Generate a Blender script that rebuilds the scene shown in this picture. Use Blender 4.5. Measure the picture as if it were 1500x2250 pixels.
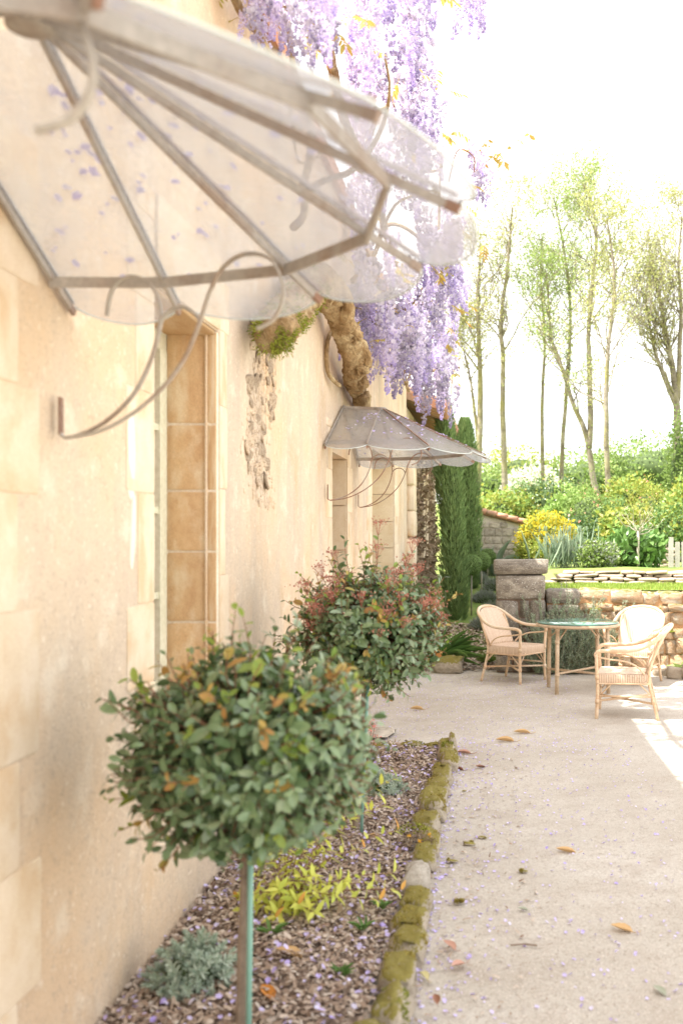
import bpy, math, random
import numpy as np
from mathutils import Vector, Matrix, Euler
rng = np.random.default_rng(7); random.seed(7)
for o in list(bpy.data.objects): bpy.data.objects.remove(o)
S = bpy.context.scene; COL = S.collection
# ------------------------------------------------------------------ camera, sky, sun, exposure
FPX = 2187.0; EYE = 1.7; VX, VY = 1088.0, 1185.0      # 35 mm lens, eye height, vanishing point of the facade
cd = bpy.data.cameras.new('camera'); cam = bpy.data.objects.new('camera', cd); COL.objects.link(cam)
cam.location = (0, 0, EYE); cam.rotation_euler = (math.radians(90), 0, 0)
cd.sensor_fit = 'VERTICAL'; cd.sensor_height = 36; cd.sensor_width = 24; cd.lens = 36 * FPX / 2250
cd.shift_x = (750 - VX) / 2250; cd.shift_y = (VY - 1125) / 2250
cd.clip_start = .05; cd.clip_end = 3000
cd.dof.use_dof = True; cd.dof.focus_distance = 10.0; cd.dof.aperture_fstop = 2.2
S.camera = cam
SUND = Vector((1, .32, -1.84)).normalized()             # direction the sunlight travels
W = bpy.data.worlds.new('World'); S.world = W; W.use_nodes = True
nt = W.node_tree; nt.nodes.clear()
wo = nt.nodes.new('ShaderNodeOutputWorld'); wb = nt.nodes.new('ShaderNodeBackground')
sk = nt.nodes.new('ShaderNodeTexSky'); sk.sky_type = 'NISHITA'; sk.sun_disc = False
sk.sun_elevation = math.asin(-SUND.z); sk.sun_rotation = math.atan2(-SUND.x, -SUND.y)
sk.air_density = 1.0; sk.dust_density = 2.0; sk.ozone_density = 1.0
tc = nt.nodes.new('ShaderNodeTexCoord'); mp = nt.nodes.new('ShaderNodeMapping'); mp.inputs['Scale'].default_value = (1, 1, 2.2)
nz = nt.nodes.new('ShaderNodeTexNoise'); nz.inputs['Scale'].default_value = 2.2; nz.inputs['Detail'].default_value = 7; nz.inputs['Roughness'].default_value = .58
cr = nt.nodes.new('ShaderNodeValToRGB'); cr.color_ramp.elements[0].position = .36; cr.color_ramp.elements[1].position = .62
cr.color_ramp.elements[0].color = (.35, .35, .35, 1); cr.color_ramp.elements[1].color = (.92, .92, .92, 1)
mx = nt.nodes.new('ShaderNodeMix'); mx.data_type = 'RGBA'; mx.inputs[7].default_value = (11.5, 11.0, 10.6, 1)
nt.links.new(tc.outputs['Generated'], mp.inputs[0]); nt.links.new(mp.outputs[0], nz.inputs['Vector'])
nt.links.new(nz.outputs['Fac'], cr.inputs[0]); nt.links.new(cr.outputs[0], mx.inputs[0])
nt.links.new(sk.outputs[0], mx.inputs[6]); nt.links.new(mx.outputs[2], wb.inputs[0])
wb.inputs[1].default_value = .105; nt.links.new(wb.outputs[0], wo.inputs[0])
sl = bpy.data.lights.new('sun', 'SUN'); sl.energy = 5.0; sl.angle = math.radians(.53); sl.color = (1, .95, .87)
so = bpy.data.objects.new('sun', sl); COL.objects.link(so); so.rotation_euler = SUND.to_track_quat('-Z', 'Y').to_euler(); so.location = (-10, -3, 20)
S.view_settings.view_transform = 'Standard'; S.view_settings.look = 'None'; S.view_settings.gamma = 1
S.view_settings.exposure = 1.52; S.view_settings.use_curve_mapping = False

# ------------------------------------------------------------------ helpers
def at(px, py, Y): return np.array([(px - VX) * Y / FPX, Y, EYE - (py - VY) * Y / FPX])
def tag(o, label=None, cat=None, group=None, kind=None):
    if label: o['label'] = label
    if cat: o['category'] = cat
    if group: o['group'] = group
    if kind: o['kind'] = kind
    return o
def empty(name, loc, rz=0):
    o = bpy.data.objects.new(name, None); COL.objects.link(o); o.location = loc; o.rotation_euler = (0, 0, rz); o.empty_display_size = .1
    return o
class MB:
    """collects vertices and faces (numpy) and builds one mesh"""
    def __init__(s): s.V = []; s.F = []; s.R = []; s.n = 0
    def add(s, V, F, rnd=0.0):
        V = np.asarray(V, float).reshape(-1, 3)
        if not isinstance(F, np.ndarray) and len(F) and not isinstance(F[0], np.ndarray):
            by = {}
            for f in F: by.setdefault(len(f), []).append(f)
            F = [np.array(v) for v in by.values()]
        elif isinstance(F, np.ndarray): F = [F]
        for f in F:
            s.F.append(f + s.n)
            s.R.append(np.broadcast_to(np.asarray(rnd, float), (len(f),)) if np.ndim(rnd) == 0 or len(rnd) == len(f) else np.repeat(rnd, len(f) // len(rnd)))
        s.V.append(V); s.n += len(V); return s
    def box(s, x0, x1, y0, y1, z0, z1, rnd=0.0):
        V = [(x0,y0,z0),(x1,y0,z0),(x1,y1,z0),(x0,y1,z0),(x0,y0,z1),(x1,y0,z1),(x1,y1,z1),(x0,y1,z1)]
        return s.add(V, np.array([(0,3,2,1),(4,5,6,7),(0,1,5,4),(1,2,6,5),(2,3,7,6),(3,0,4,7)]), rnd)
    def tube(s, P, r, n=8, cap=True, flat=None, rnd=0.0):
        P = np.asarray(P, float); m = len(P); r = np.broadcast_to(np.asarray(r, float), (m,))
        T = np.gradient(P, axis=0); T /= np.linalg.norm(T, axis=1)[:, None] + 1e-12
        u = np.cross(T[0], (0, 0, 1.0)); 
        if np.linalg.norm(u) < .05: u = np.cross(T[0], (0, 1.0, 0))
        u /= np.linalg.norm(u); a = np.linspace(0, 2 * np.pi, n, endpoint=False); V = []
        for i in range(m):
            u = u - T[i] * (u @ T[i]); u /= np.linalg.norm(u); w = np.cross(T[i], u)
            fx, fy = flat if flat else (1, 1)
            V.append(P[i] + r[i] * (fx * np.cos(a)[:, None] * u + fy * np.sin(a)[:, None] * w))
        i = np.arange(m - 1)[:, None] * n; j = np.arange(n)[None]; k = (j + 1) % n
        Q = np.stack([i + j, i + k, i + n + k, i + n + j], -1).reshape(-1, 4)
        F = [Q]
        if cap: F += [np.arange(n)[None, ::-1], (np.arange(n) + (m - 1) * n)[None]]
        return s.add(np.concatenate(V), F, rnd)
    def strip(s, P, w, h, axis):
        """rectangular bar along P; axis = direction of its width w, h across it"""
        P = np.asarray(P, float); m = len(P); T = np.gradient(P, axis=0); T /= np.linalg.norm(T, axis=1)[:, None]
        ax = np.asarray(axis, float); V = []
        for i in range(m):
            a = ax - T[i] * (ax @ T[i]); a /= np.linalg.norm(a); b = np.cross(T[i], a)
            V += [P[i] + a*w/2 + b*h/2, P[i] - a*w/2 + b*h/2, P[i] - a*w/2 - b*h/2, P[i] + a*w/2 - b*h/2]
        F = []
        for i in range(m - 1):
            for j in range(4): F.append((4*i + j, 4*i + (j+1) % 4, 4*i + 4 + (j+1) % 4, 4*i + 4 + j))
        F += [(3, 2, 1, 0), tuple(range(4*m - 4, 4*m))]
        return s.add(V, F)
    def scatter(s, tmpl, R, P, sc, rnd=None):
        TV, TF = tmpl; N = len(P); sc = np.asarray(sc, float)
        if sc.ndim == 1: sc = sc[:, None]
        L = TV[None] * sc[:, None, :]
        V = np.einsum('nij,nmj->nmi', R, L) + np.asarray(P)[:, None]
        rnd = rng.random(N) if rnd is None else rnd
        for f in (TF if isinstance(TF, list) else [TF]):
            F = (f[None] + (np.arange(N) * len(TV))[:, None, None]).reshape(-1, f.shape[1])
            s.F.append(F + s.n); s.R.append(np.repeat(rnd, len(f)))
        s.V.append(V.reshape(-1, 3)); s.n += N * len(TV); return s
    def mesh(s, name, smooth=True):
        V = np.concatenate(s.V).astype(np.float32); me = bpy.data.meshes.new(name)
        tot = np.concatenate([np.full(len(f), f.shape[1]) for f in s.F]).astype(np.int32)
        idx = np.concatenate([f.ravel() for f in s.F]).astype(np.int32)
        me.vertices.add(len(V)); me.vertices.foreach_set('co', V.ravel())
        me.loops.add(len(idx)); me.loops.foreach_set('vertex_index', idx)
        me.polygons.add(len(tot)); st = np.zeros(len(tot), np.int32); st[1:] = np.cumsum(tot)[:-1]
        me.polygons.foreach_set('loop_start', st); me.polygons.foreach_set('loop_total', tot)
        me.polygons.foreach_set('use_smooth', np.full(len(tot), smooth))
        at_ = me.attributes.new('rnd', 'FLOAT', 'FACE'); at_.data.foreach_set('value', np.concatenate(s.R).astype(np.float32))
        me.update(calc_edges=True); me.validate(); return me
    def build(s, name, mat, parent=None, world=True, smooth=True, kind=None):
        me = s.mesh(name, smooth); me.materials.append(mat)
        return link(name, me, parent, world, kind)
def link(name, me, parent=None, world=True, kind=None, M=None):
    o = bpy.data.objects.new(name, me); COL.objects.link(o)
    if parent:
        o.parent = parent
        if world:
            p = parent; off = Vector(p.location)
            while p.parent: p = p.parent; off = off + Vector(p.location)
            o.location = -off
    if M is not None: o.matrix_basis = M
    if kind: o['kind'] = kind
    return o
def frames(D, N):
    D = D / (np.linalg.norm(D, axis=1)[:, None] + 1e-9); X = np.cross(D, N); X /= np.linalg.norm(X, axis=1)[:, None] + 1e-9
    return np.stack([X, D, np.cross(X, D)], -1)
def unit(n):
    v = rng.normal(size=(n, 3)); return v / np.linalg.norm(v, axis=1)[:, None]
def leaf_t(w=.42, curl=.18, fold=.12, rows=(0, .18, .42, .68, .88, 1), shape=None):
    V = []; F = []
    for t in rows:
        hw = (shape(t) if shape else w * .5 * math.sin(math.pi * t ** .8) ** .85) if 0 < t < 1 else .012
        z = -curl * t * t
        V += [(-hw, t, z + fold * hw * 2), (0, t, z), (hw, t, z + fold * hw * 2)]
    for i in range(len(rows) - 1):
        F += [(3*i, 3*i+1, 3*i+4, 3*i+3), (3*i+1, 3*i+2, 3*i+5, 3*i+4)]
    return np.array(V, float), np.array(F)
QUADLEAF = (np.array([(0,0,0),(.32,.45,.08),(0,1,-.1),(-.32,.45,.08)], float), np.array([(0,1,2),(0,2,3)]))
BLADE = (np.array([(-.5,0,0),(.5,0,0),(.4,.6,.05),(0,1,.16),(-.4,.6,.05)], float), [np.array([(0,1,2,4)]), np.array([(4,2,3)])])
def smooth_path(P, n):
    P = np.asarray(P, float); m = len(P); t = np.linspace(0, m - 1, n); i = np.clip(t.astype(int), 0, m - 2); f = (t - i)[:, None]
    g = lambda k: P[np.clip(k, 0, m - 1)]
    a, b, c, d = g(i - 1), g(i), g(i + 1), g(i + 2)
    return .5 * (2*b + (c - a)*f + (2*a - 5*b + 4*c - d)*f*f + (3*b - a - 3*c + d)*f**3)
def sm(a, b, x): t = np.clip((x - a) / (b - a), 0, 1); return t * t * (3 - 2 * t)
def vnoise(P, k=1.0, seed=0):
    r = np.random.default_rng(seed); out = 0
    for o in range(5):
        d = r.normal(size=3); ph = r.random() * 7; out = out + np.sin(P @ d * k * (1 + .6*o) + ph + 1.7*np.sin(P @ np.roll(d, 1) * k * (1+.5*o) + ph * 2)) / (1 + .5*o)
    return out / 2.8
def sphere_t(nu=10, nv=7):
    V = []; F = []
    for j in range(nv + 1):
        for i in range(nu): a = 2*math.pi*i/nu; b = math.pi*j/nv; V.append((math.sin(b)*math.cos(a), math.sin(b)*math.sin(a), math.cos(b)))
    for j in range(nv):
        for i in range(nu): F.append((j*nu+i, (j+1)*nu+i, (j+1)*nu+(i+1) % nu, j*nu+(i+1) % nu))
    return np.array(V), np.array(F)
def blob(c, r, seed, amp=.25, k=2.5, nu=20, nv=14, sq=1.0):
    V, F = sphere_t(nu, nv); 
    if sq != 1: V = np.sign(V) * np.abs(V) ** sq
    V = V * (1 + amp * vnoise(V, k, seed))[:, None]; return V * np.asarray(r) + np.asarray(c), F
# ------------------------------------------------------------------ materials
def M_(name):
    m = bpy.data.materials.new(name); m.use_nodes = True; n = m.node_tree.nodes; L = m.node_tree.links
    return m, n, L, n['Principled BSDF']
def noise(n, L, scale, detail=5, rough=.6, vec=None, stretch=None):
    t = n.new('ShaderNodeTexNoise'); t.inputs['Scale'].default_value = scale; t.inputs['Detail'].default_value = detail; t.inputs['Roughness'].default_value = rough
    if vec is None: vec = n.new('ShaderNodeTexCoord').outputs['Object']
    if stretch: q = n.new('ShaderNodeMapping'); q.inputs['Scale'].default_value = stretch; L.new(vec, q.inputs[0]); vec = q.outputs[0]
    L.new(vec, t.inputs['Vector']); return t.outputs['Fac']
def ramp(n, L, src, stops):
    r = n.new('ShaderNodeValToRGB'); e = r.color_ramp.elements
    while len(e) < len(stops): e.new(.5)
    if len(stops) == 1: stops = [stops[0], (1, stops[0][1])]
    for q, (p, c) in zip(e, stops): q.position = p; q.color = (c, c, c, 1) if np.isscalar(c) else (*c, 1)
    L.new(src, r.inputs[0]); return r.outputs[0]
def mix(n, L, fac, a, b, mode='MIX'):
    x = n.new('ShaderNodeMix'); x.data_type = 'RGBA'; x.blend_type = mode
    for i, v in ((0, fac), (6, a), (7, b)):
        if hasattr(v, 'is_output'): L.new(v, x.inputs[i])
        else: x.inputs[i].default_value = v if i == 0 else (*v, 1)
    return x.outputs[2]
def bump(n, L, b, h, strength=.4, dist=.01):
    q = n.new('ShaderNodeBump'); q.inputs['Strength'].default_value = strength; q.inputs['Distance'].default_value = dist
    L.new(h, q.inputs['Height']); L.new(q.outputs[0], b.inputs['Normal']); return q
def rocky(name, c1, c2, c3=None, scale=6, fine=60, rough=.9, bstr=.5, bd=.01, objvar=.25, moss=None, moss_lo=.5, stretch=None, spots=None):
    """stone, plaster, wood, soil: two to three tones by noise, fine relief, and variation from piece to piece"""
    m, n, L, b = M_(name); vec = n.new('ShaderNodeTexCoord').outputs['Object']
    oi = n.new('ShaderNodeObjectInfo'); ad = n.new('ShaderNodeVectorMath'); ad.operation = 'MULTIPLY_ADD'
    cb = n.new('ShaderNodeCombineXYZ'); L.new(oi.outputs['Random'], cb.inputs[0]); L.new(oi.outputs['Random'], cb.inputs[1])
    ad.inputs[1].default_value = (1, 1, 1); L.new(vec, ad.inputs[0]); sc = n.new('ShaderNodeVectorMath'); sc.operation = 'SCALE'; sc.inputs['Scale'].default_value = 17
    L.new(cb.outputs[0], sc.inputs[0]); L.new(sc.outputs[0], ad.inputs[2]); vec = ad.outputs[0]
    a = noise(n, L, scale, 6, .6, vec, stretch); f = noise(n, L, fine, 4, .6, vec, stretch)
    c = ramp(n, L, a, [(.3, c1), (.7, c2)])
    if c3: c = mix(n, L, ramp(n, L, noise(n, L, scale * .45, 4, .6, vec), [(.48, 0), (.66, 1)]), c, c3)
    if spots: c = mix(n, L, ramp(n, L, noise(n, L, fine * .6, 3, .5, vec), [(.60, 0), (.68, 1)]), c, spots)
    c = mix(n, L, .35, c, ramp(n, L, f, [(.25, .35), (.75, .95)]), 'OVERLAY')
    hv = n.new('ShaderNodeHueSaturation'); mr = n.new('ShaderNodeMapRange'); mr.inputs[3].default_value = 1 - objvar; mr.inputs[4].default_value = 1 + objvar
    L.new(oi.outputs['Random'], mr.inputs[0]); L.new(mr.outputs[0], hv.inputs['Value']); L.new(c, hv.inputs['Color']); c = hv.outputs[0]
    if moss:
        g = n.new('ShaderNodeNewGeometry'); sp = n.new('ShaderNodeSeparateXYZ'); L.new(g.outputs['Normal'], sp.inputs[0])
        mm = n.new('ShaderNodeMath'); mm.operation = 'ADD'; L.new(sp.outputs[2], mm.inputs[0]); nn = n.new('ShaderNodeMath'); nn.operation = 'MULTIPLY_ADD'
        L.new(a, nn.inputs[0]); nn.inputs[1].default_value = 2.4; nn.inputs[2].default_value = -1.2; L.new(nn.outputs[0], mm.inputs[1])
        c = mix(n, L, ramp(n, L, mm.outputs[0], [(moss_lo, 0), (min(moss_lo + .25, 1), 1)]), c, ramp(n, L, f, [(.3, tuple(x * .55 for x in moss)), (.7, moss)]))
    L.new(c, b.inputs['Base Color']); b.inputs['Roughness'].default_value = rough; b.inputs['Specular IOR Level'].default_value = .25
    h = n.new('ShaderNodeMath'); h.operation = 'MULTIPLY_ADD'; h.inputs[1].default_value = .5; L.new(f, h.inputs[0]); L.new(a, h.inputs[2])
    bump(n, L, b, h.outputs[0], bstr, bd); return m
def leafy(name, cs, trans=.35, rough=.45, spec=.4, tint=None):
    """leaf or petal: colours picked per face group / per object, a little light passes through"""
    m, n, L, b = M_(name); a = n.new('ShaderNodeAttribute'); a.attribute_name = 'rnd'; oi = n.new('ShaderNodeObjectInfo')
    s = n.new('ShaderNodeMath'); s.operation = 'ADD'; L.new(a.outputs['Fac'], s.inputs[0])
    q = n.new('ShaderNodeMath'); q.operation = 'MULTIPLY'; q.inputs[1].default_value = .97; L.new(oi.outputs['Random'], q.inputs[0])
    L.new(q.outputs[0], s.inputs[1]); fr = n.new('ShaderNodeMath'); fr.operation = 'FRACT'; L.new(s.outputs[0], fr.inputs[0])
    st = [(i / max(1, len(cs) - 1), c) for i, c in enumerate(cs)]
    c = ramp(n, L, fr.outputs[0] if tint is None else a.outputs['Fac'], st)
    if tint is not None:
        hv = n.new('ShaderNodeHueSaturation'); mr = n.new('ShaderNodeMapRange'); mr.inputs[3].default_value = .62; mr.inputs[4].default_value = 1.1; L.new(oi.outputs['Random'], mr.inputs[0]); L.new(mr.outputs[0], hv.inputs['Value']); L.new(c, hv.inputs['Color']); c = hv.outputs[0]
    L.new(c, b.inputs['Base Color']); b.inputs['Roughness'].default_value = rough; b.inputs['Specular IOR Level'].default_value = spec
    if trans > 0:
        t = n.new('ShaderNodeBsdfTranslucent'); x = n.new('ShaderNodeMixShader'); x.inputs[0].default_value = trans
        g = n.new('ShaderNodeMix'); g.data_type = 'RGBA'; g.blend_type = 'MULTIPLY'; g.inputs[0].default_value = 0.0
        L.new(c, t.inputs[0]); L.new(b.outputs[0], x.inputs[1]); L.new(t.outputs[0], x.inputs[2]); L.new(x.outputs[0], n['Material Output'].inputs[0])
    return m
def plaster(name):
    m, n, L, b = M_(name); vec = n.new('ShaderNodeTexCoord').outputs['Object']
    big = noise(n, L, .9, 5, .62, vec); strk = noise(n, L, 3.2, 5, .65, vec, (1, 1, .16)); mid = noise(n, L, 5, 5, .6, vec); fine = noise(n, L, 85, 4, .75, vec); gr = noise(n, L, 38, 3, .65, vec)
    c = ramp(n, L, big, [(.28, (.57, .46, .36)), (.46, (.65, .53, .395)), (.60, (.68, .51, .34)), (.75, (.60, .43, .28))])
    c = mix(n, L, ramp(n, L, strk, [(.46, 0), (.70, .6)]), c, (.46, .39, .32))
    sp = noise(n, L, 24, 4, .8, vec); c = mix(n, L, ramp(n, L, sp, [(.55, 0), (.66, .45)]), c, (.40, .32, .25))
    c = mix(n, L, ramp(n, L, mid, [(.56, 0), (.70, .55)]), c, (.80, .71, .57))
    blot = noise(n, L, 1.7, 4, .6, vec, (1, 1, .7))
    c = mix(n, L, ramp(n, L, blot, [(.56, 0), (.72, .6)]), c, (.52, .36, .20))
    c = mix(n, L, ramp(n, L, fine, [(.55, 0), (.67, .6)]), c, (.34, .25, .18))
    c = mix(n, L, ramp(n, L, gr, [(.60, 0), (.68, .5)]), c, (.84, .74, .60))
    L.new(c, b.inputs['Base Color']); b.inputs['Roughness'].default_value = .95; b.inputs['Specular IOR Level'].default_value = .15
    h = n.new('ShaderNodeMath'); h.operation = 'MULTIPLY_ADD'; h.inputs[1].default_value = .25; L.new(fine, h.inputs[0]); L.new(mid, h.inputs[2])
    bump(n, L, b, h.outputs[0], .8, .02); return m
def gravelmat(name):
    m, n, L, b = M_(name); vec = n.new('ShaderNodeTexCoord').outputs['Object']
    big = noise(n, L, .55, 5, .6, vec); mid = noise(n, L, 4, 5, .65, vec); fine = noise(n, L, 130, 3, .75, vec); f2 = noise(n, L, 330, 2, .6, vec)
    c = ramp(n, L, big, [(.33, (.42, .38, .31)), (.62, (.57, .535, .465))])
    c = mix(n, L, ramp(n, L, mid, [(.46, 0), (.68, .6)]), c, (.39, .33, .265))
    m3 = noise(n, L, 38, 4, .7, vec); c = mix(n, L, ramp(n, L, m3, [(.52, 0), (.68, .6)]), c, (.30, .245, .19))
    c = mix(n, L, ramp(n, L, fine, [(.52, 0), (.64, .7)]), c, (.27, .21, .165))
    c = mix(n, L, ramp(n, L, f2, [(.55, 0), (.65, .55)]), c, (.72, .66, .59))
    L.new(c, b.inputs['Base Color']); b.inputs['Roughness'].default_value = .95; b.inputs['Specular IOR Level'].default_value = .2
    h = n.new('ShaderNodeMath'); h.operation = 'MULTIPLY_ADD'; h.inputs[1].default_value = .3; L.new(fine, h.inputs[0]); L.new(mid, h.inputs[2])
    bump(n, L, b, h.outputs[0], .6, .02); return m
def glassmat(name):
    """reeded wired glass: partly clear, partly blurred, a whitish film that passes light"""
    m, n, L, b = M_(name); vec = n.new('ShaderNodeTexCoord').outputs['UV']
    w = n.new('ShaderNodeTexWave'); w.inputs['Scale'].default_value = 34; w.bands_direction = 'X'; L.new(vec, w.inputs['Vector'])
    d = noise(n, L, 5, 5, .7); d2 = noise(n, L, 40, 3, .6)
    bp = n.new('ShaderNodeBump'); bp.inputs['Strength'].default_value = .5; bp.inputs['Distance'].default_value = .004; L.new(w.outputs['Fac'], bp.inputs['Height'])
    tr = n.new('ShaderNodeBsdfTransparent'); tr.inputs[0].default_value = (.94, .945, .95, 1)
    rf = n.new('ShaderNodeBsdfRefraction'); rf.inputs['IOR'].default_value = 1.12; rf.inputs['Roughness'].default_value = .10; rf.inputs[0].default_value = (1, 1, .99, 1); L.new(bp.outputs[0], rf.inputs['Normal'])
    tl = n.new('ShaderNodeBsdfTranslucent'); tl.inputs[0].default_value = (.64, .63, .62, 1)
    gl = n.new('ShaderNodeBsdfGlossy'); gl.inputs['Roughness'].default_value = .16; L.new(bp.outputs[0], gl.inputs['Normal'])
    df = n.new('ShaderNodeBsdfDiffuse'); df.inputs[0].default_value = (.56, .555, .55, 1)
    def ms(f, a, c):
        x = n.new('ShaderNodeMixShader')
        if hasattr(f, 'is_output'): L.new(f, x.inputs[0])
        else: x.inputs[0].default_value = f
        L.new(a, x.inputs[1]); L.new(c, x.inputs[2]); return x.outputs[0]
    a = ms(.0, tr.outputs[0], rf.outputs[0]); film = ms(.3, tl.outputs[0], df.outputs[0])
    wv = n.new('ShaderNodeMath'); wv.operation = 'MULTIPLY_ADD'; wv.inputs[1].default_value = .16; L.new(w.outputs['Fac'], wv.inputs[0]); L.new(ramp(n, L, d, [(.36, .06), (.72, .22)]), wv.inputs[2])
    lw = n.new('ShaderNodeLayerWeight'); lw.inputs[0].default_value = .5; p2 = n.new('ShaderNodeMath'); p2.operation = 'POWER'; p2.inputs[1].default_value = 2.2; L.new(lw.outputs['Facing'], p2.inputs[0]); wf = n.new('ShaderNodeMath'); wf.operation = 'MULTIPLY_ADD'; wf.inputs[1].default_value = .38; wf.use_clamp = True; L.new(p2.outputs[0], wf.inputs[0]); L.new(wv.outputs[0], wf.inputs[2])
    a = ms(wf.outputs[0], a, film)
    fr = n.new('ShaderNodeFresnel'); fr.inputs[0].default_value = 1.3; L.new(bp.outputs[0], fr.inputs['Normal'])
    ge = n.new('ShaderNodeNewGeometry'); iv = n.new('ShaderNodeMath'); iv.operation = 'SUBTRACT'; iv.inputs[0].default_value = 1; L.new(ge.outputs['Backfacing'], iv.inputs[1]); fm_ = n.new('ShaderNodeMath'); fm_.operation = 'MULTIPLY'; L.new(fr.outputs[0], fm_.inputs[0]); L.new(iv.outputs[0], fm_.inputs[1])
    a = ms(fm_.outputs[0], a, gl.outputs[0]); L.new(a, n['Material Output'].inputs[0]); return m
def plainmat(name, c, rough=.5, metal=0, spec=.5):
    m, n, L, b = M_(name); b.inputs['Base Color'].default_value = (*c, 1); b.inputs['Roughness'].default_value = rough; b.inputs['Metallic'].default_value = metal; b.inputs['Specular IOR Level'].default_value = spec; return m
def weave(name, c1, c2):
    m, n, L, b = M_(name); vec = n.new('ShaderNodeTexCoord').outputs['UV']
    ck = n.new('ShaderNodeTexBrick'); ck.inputs['Scale'].default_value = 1; ck.inputs['Color1'].default_value = (*c1, 1); ck.inputs['Color2'].default_value = (*c2, 1)
    ck.inputs['Mortar'].default_value = (c2[0]*.62, c2[1]*.56, c2[2]*.5, 1); ck.inputs['Mortar Size'].default_value = .0034; ck.inputs['Brick Width'].default_value = .9; ck.inputs['Row Height'].default_value = .022; ck.inputs['Mortar Smooth'].default_value = .6
    L.new(vec, ck.inputs['Vector']); L.new(mix(n, L, .15, ck.outputs[0], ramp(n, L, noise(n, L, 40), [(.3, .3), (.7, .75)]), 'OVERLAY'), b.inputs['Base Color']); b.inputs['Roughness'].default_value = .55
    inv = n.new('ShaderNodeMath'); inv.operation = 'SUBTRACT'; inv.inputs[0].default_value = 1; L.new(ck.outputs['Fac'], inv.inputs[1]); bump(n, L, b, inv.outputs[0], .7, .006); return m

m_plaster = plaster('lime_plaster')
m_quoin = rocky('dressed_limestone', (.62, .48, .34), (.70, .57, .43), (.57, .41, .26), 3, 70, .9, .35, .008, .07)
m_reveal = rocky('ochre_stone', (.46, .29, .15), (.56, .39, .22), (.60, .46, .30), 4, 60, .9, .4, .008, .07)
m_mortar = rocky('mortar', (.60, .49, .36), (.72, .61, .47), None, 5, 80, .95, .4, .008, 0)
m_rubble = rocky('rubble_stone', (.30, .23, .16), (.50, .41, .30), (.22, .17, .13), 7, 60, .95, .6, .015, .3)
m_gravel = gravelmat('fine_gravel')
m_soil = rocky('dark_soil', (.13, .09, .065), (.24, .175, .13), None, 9, 90, 1, .8, .02, 0)
m_grass = rocky('grass_soil', (.10, .16, .035), (.19, .26, .06), (.24, .25, .09), 2, 40, 1, .6, .03, 0)
m_chip = leafy('bark_chip', [(.22, .145, .10), (.35, .26, .19), (.48, .385, .30), (.58, .49, .40), (.41, .315, .235), (.28, .195, .14), (.64, .57, .48)], 0, .9, .15)
m_grain = leafy('gravel_grain', [(.30, .24, .19), (.55, .48, .40), (.72, .66, .58), (.42, .34, .27)], 0, .9, .2)
m_iron = rocky('painted_iron', (.31, .27, .23), (.42, .39, .345), (.29, .215, .16), 7, 60, .6, .3, .003, .05)
m_rust = rocky('rusty_iron', (.19, .105, .07), (.29, .17, .115), (.34, .30, .26), 9, 80, .7, .4, .003, .1)
m_glass = glassmat('reeded_glass')
m_gedge = plainmat('glass_edge', (.62, .68, .66), .25)
m_wood = rocky('sage_cream_paint', (.56, .55, .40), (.62, .61, .46), None, 3, 40, .5, .15, .003, .03)
m_pane = plainmat('window_pane', (.30, .19, .14), .12, 0, .5)
m_bark_w = rocky('wisteria_bark', (.19, .115, .05), (.42, .29, .15), (.50, .39, .23), 14, 60, .95, 1, .05, 0, stretch=(1, .35, 1))
m_moss = leafy('moss', [(.20, .155, .035), (.33, .27, .065), (.45, .38, .11), (.26, .19, .05)], .25, .8, .1)
m_mossbr = leafy('green_moss', [(.14, .17, .02), (.25, .28, .04), (.34, .35, .07)], .25, .8, .1)
m_wist = leafy('wisteria_petal', [(.87, .83, .93), (.79, .73, .90), (.65, .57, .85), (.48, .40, .74)], .45, .6, .2, tint=1)
m_petal = leafy('fallen_petal', [(.62, .52, .88), (.76, .70, .95), (.50, .40, .80), (.82, .78, .93)], .3, .6, .2)
m_wleaf = leafy('bronze_leaf', [(.50, .33, .08), (.58, .45, .12), (.42, .40, .10), (.52, .28, .07)], .5, .5, .3)
m_vleaf = leafy('viburnum_leaf', [(.095, .16, .065), (.145, .225, .095), (.20, .285, .13), (.115, .19, .08), (.28, .35, .19)], .16, .28, .7)
m_vlime = leafy('young_leaf', [(.24, .36, .05), (.34, .42, .08), (.19, .31, .06)], .45, .4, .4)
m_vbron = leafy('bronze_shoot_leaf', [(.48, .26, .08), (.54, .36, .10), (.42, .36, .09), (.52, .22, .08)], .4, .4, .4)
m_bud = leafy('red_bud', [(.40, .11, .08), (.50, .20, .14), (.56, .30, .22), (.36, .12, .09)], .1, .6, .2)
m_twig = rocky('red_brown_twig', (.16, .07, .04), (.26, .13, .08), None, 10, 40, .8, .3, .003, .1)
m_stem = rocky('stem_bark', (.20, .15, .11), (.33, .26, .20), None, 12, 60, .9, .5, .005, .05)
m_stake = plainmat('green_stake', (.22, .42, .34), .45)
m_spir = leafy('yellow_leaf', [(.66, .70, .12), (.76, .77, .18), (.56, .66, .12), (.80, .74, .20)], .45, .5, .3)
m_spiro = leafy('orange_tip_leaf', [(.72, .36, .08), (.78, .46, .12)], .45, .5, .3)
m_silv = leafy('silver_leaf', [(.34, .43, .33), (.44, .52, .41), (.54, .60, .48), (.30, .40, .29)], .2, .7, .2)
m_cane = rocky('rattan_cane', (.55, .36, .22), (.67, .48, .32), (.73, .57, .42), 5, 60, .45, .2, .003, .06)
m_weave = weave('woven_rattan', (.72, .56, .42), (.66, .49, .35))
m_tglass = plainmat('table_glass', (.10, .24, .19), .03, 0, 1.0)
m_tcane = rocky('weathered_cane', (.42, .30, .19), (.56, .44, .31), None, 8, 70, .6, .3, .003, .05)
m_pillar = rocky('lichen_stone', (.15, .125, .10), (.26, .225, .18), (.34, .30, .24), 7, 55, .95, .7, .015, .18, spots=(.55, .53, .47))
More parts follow.
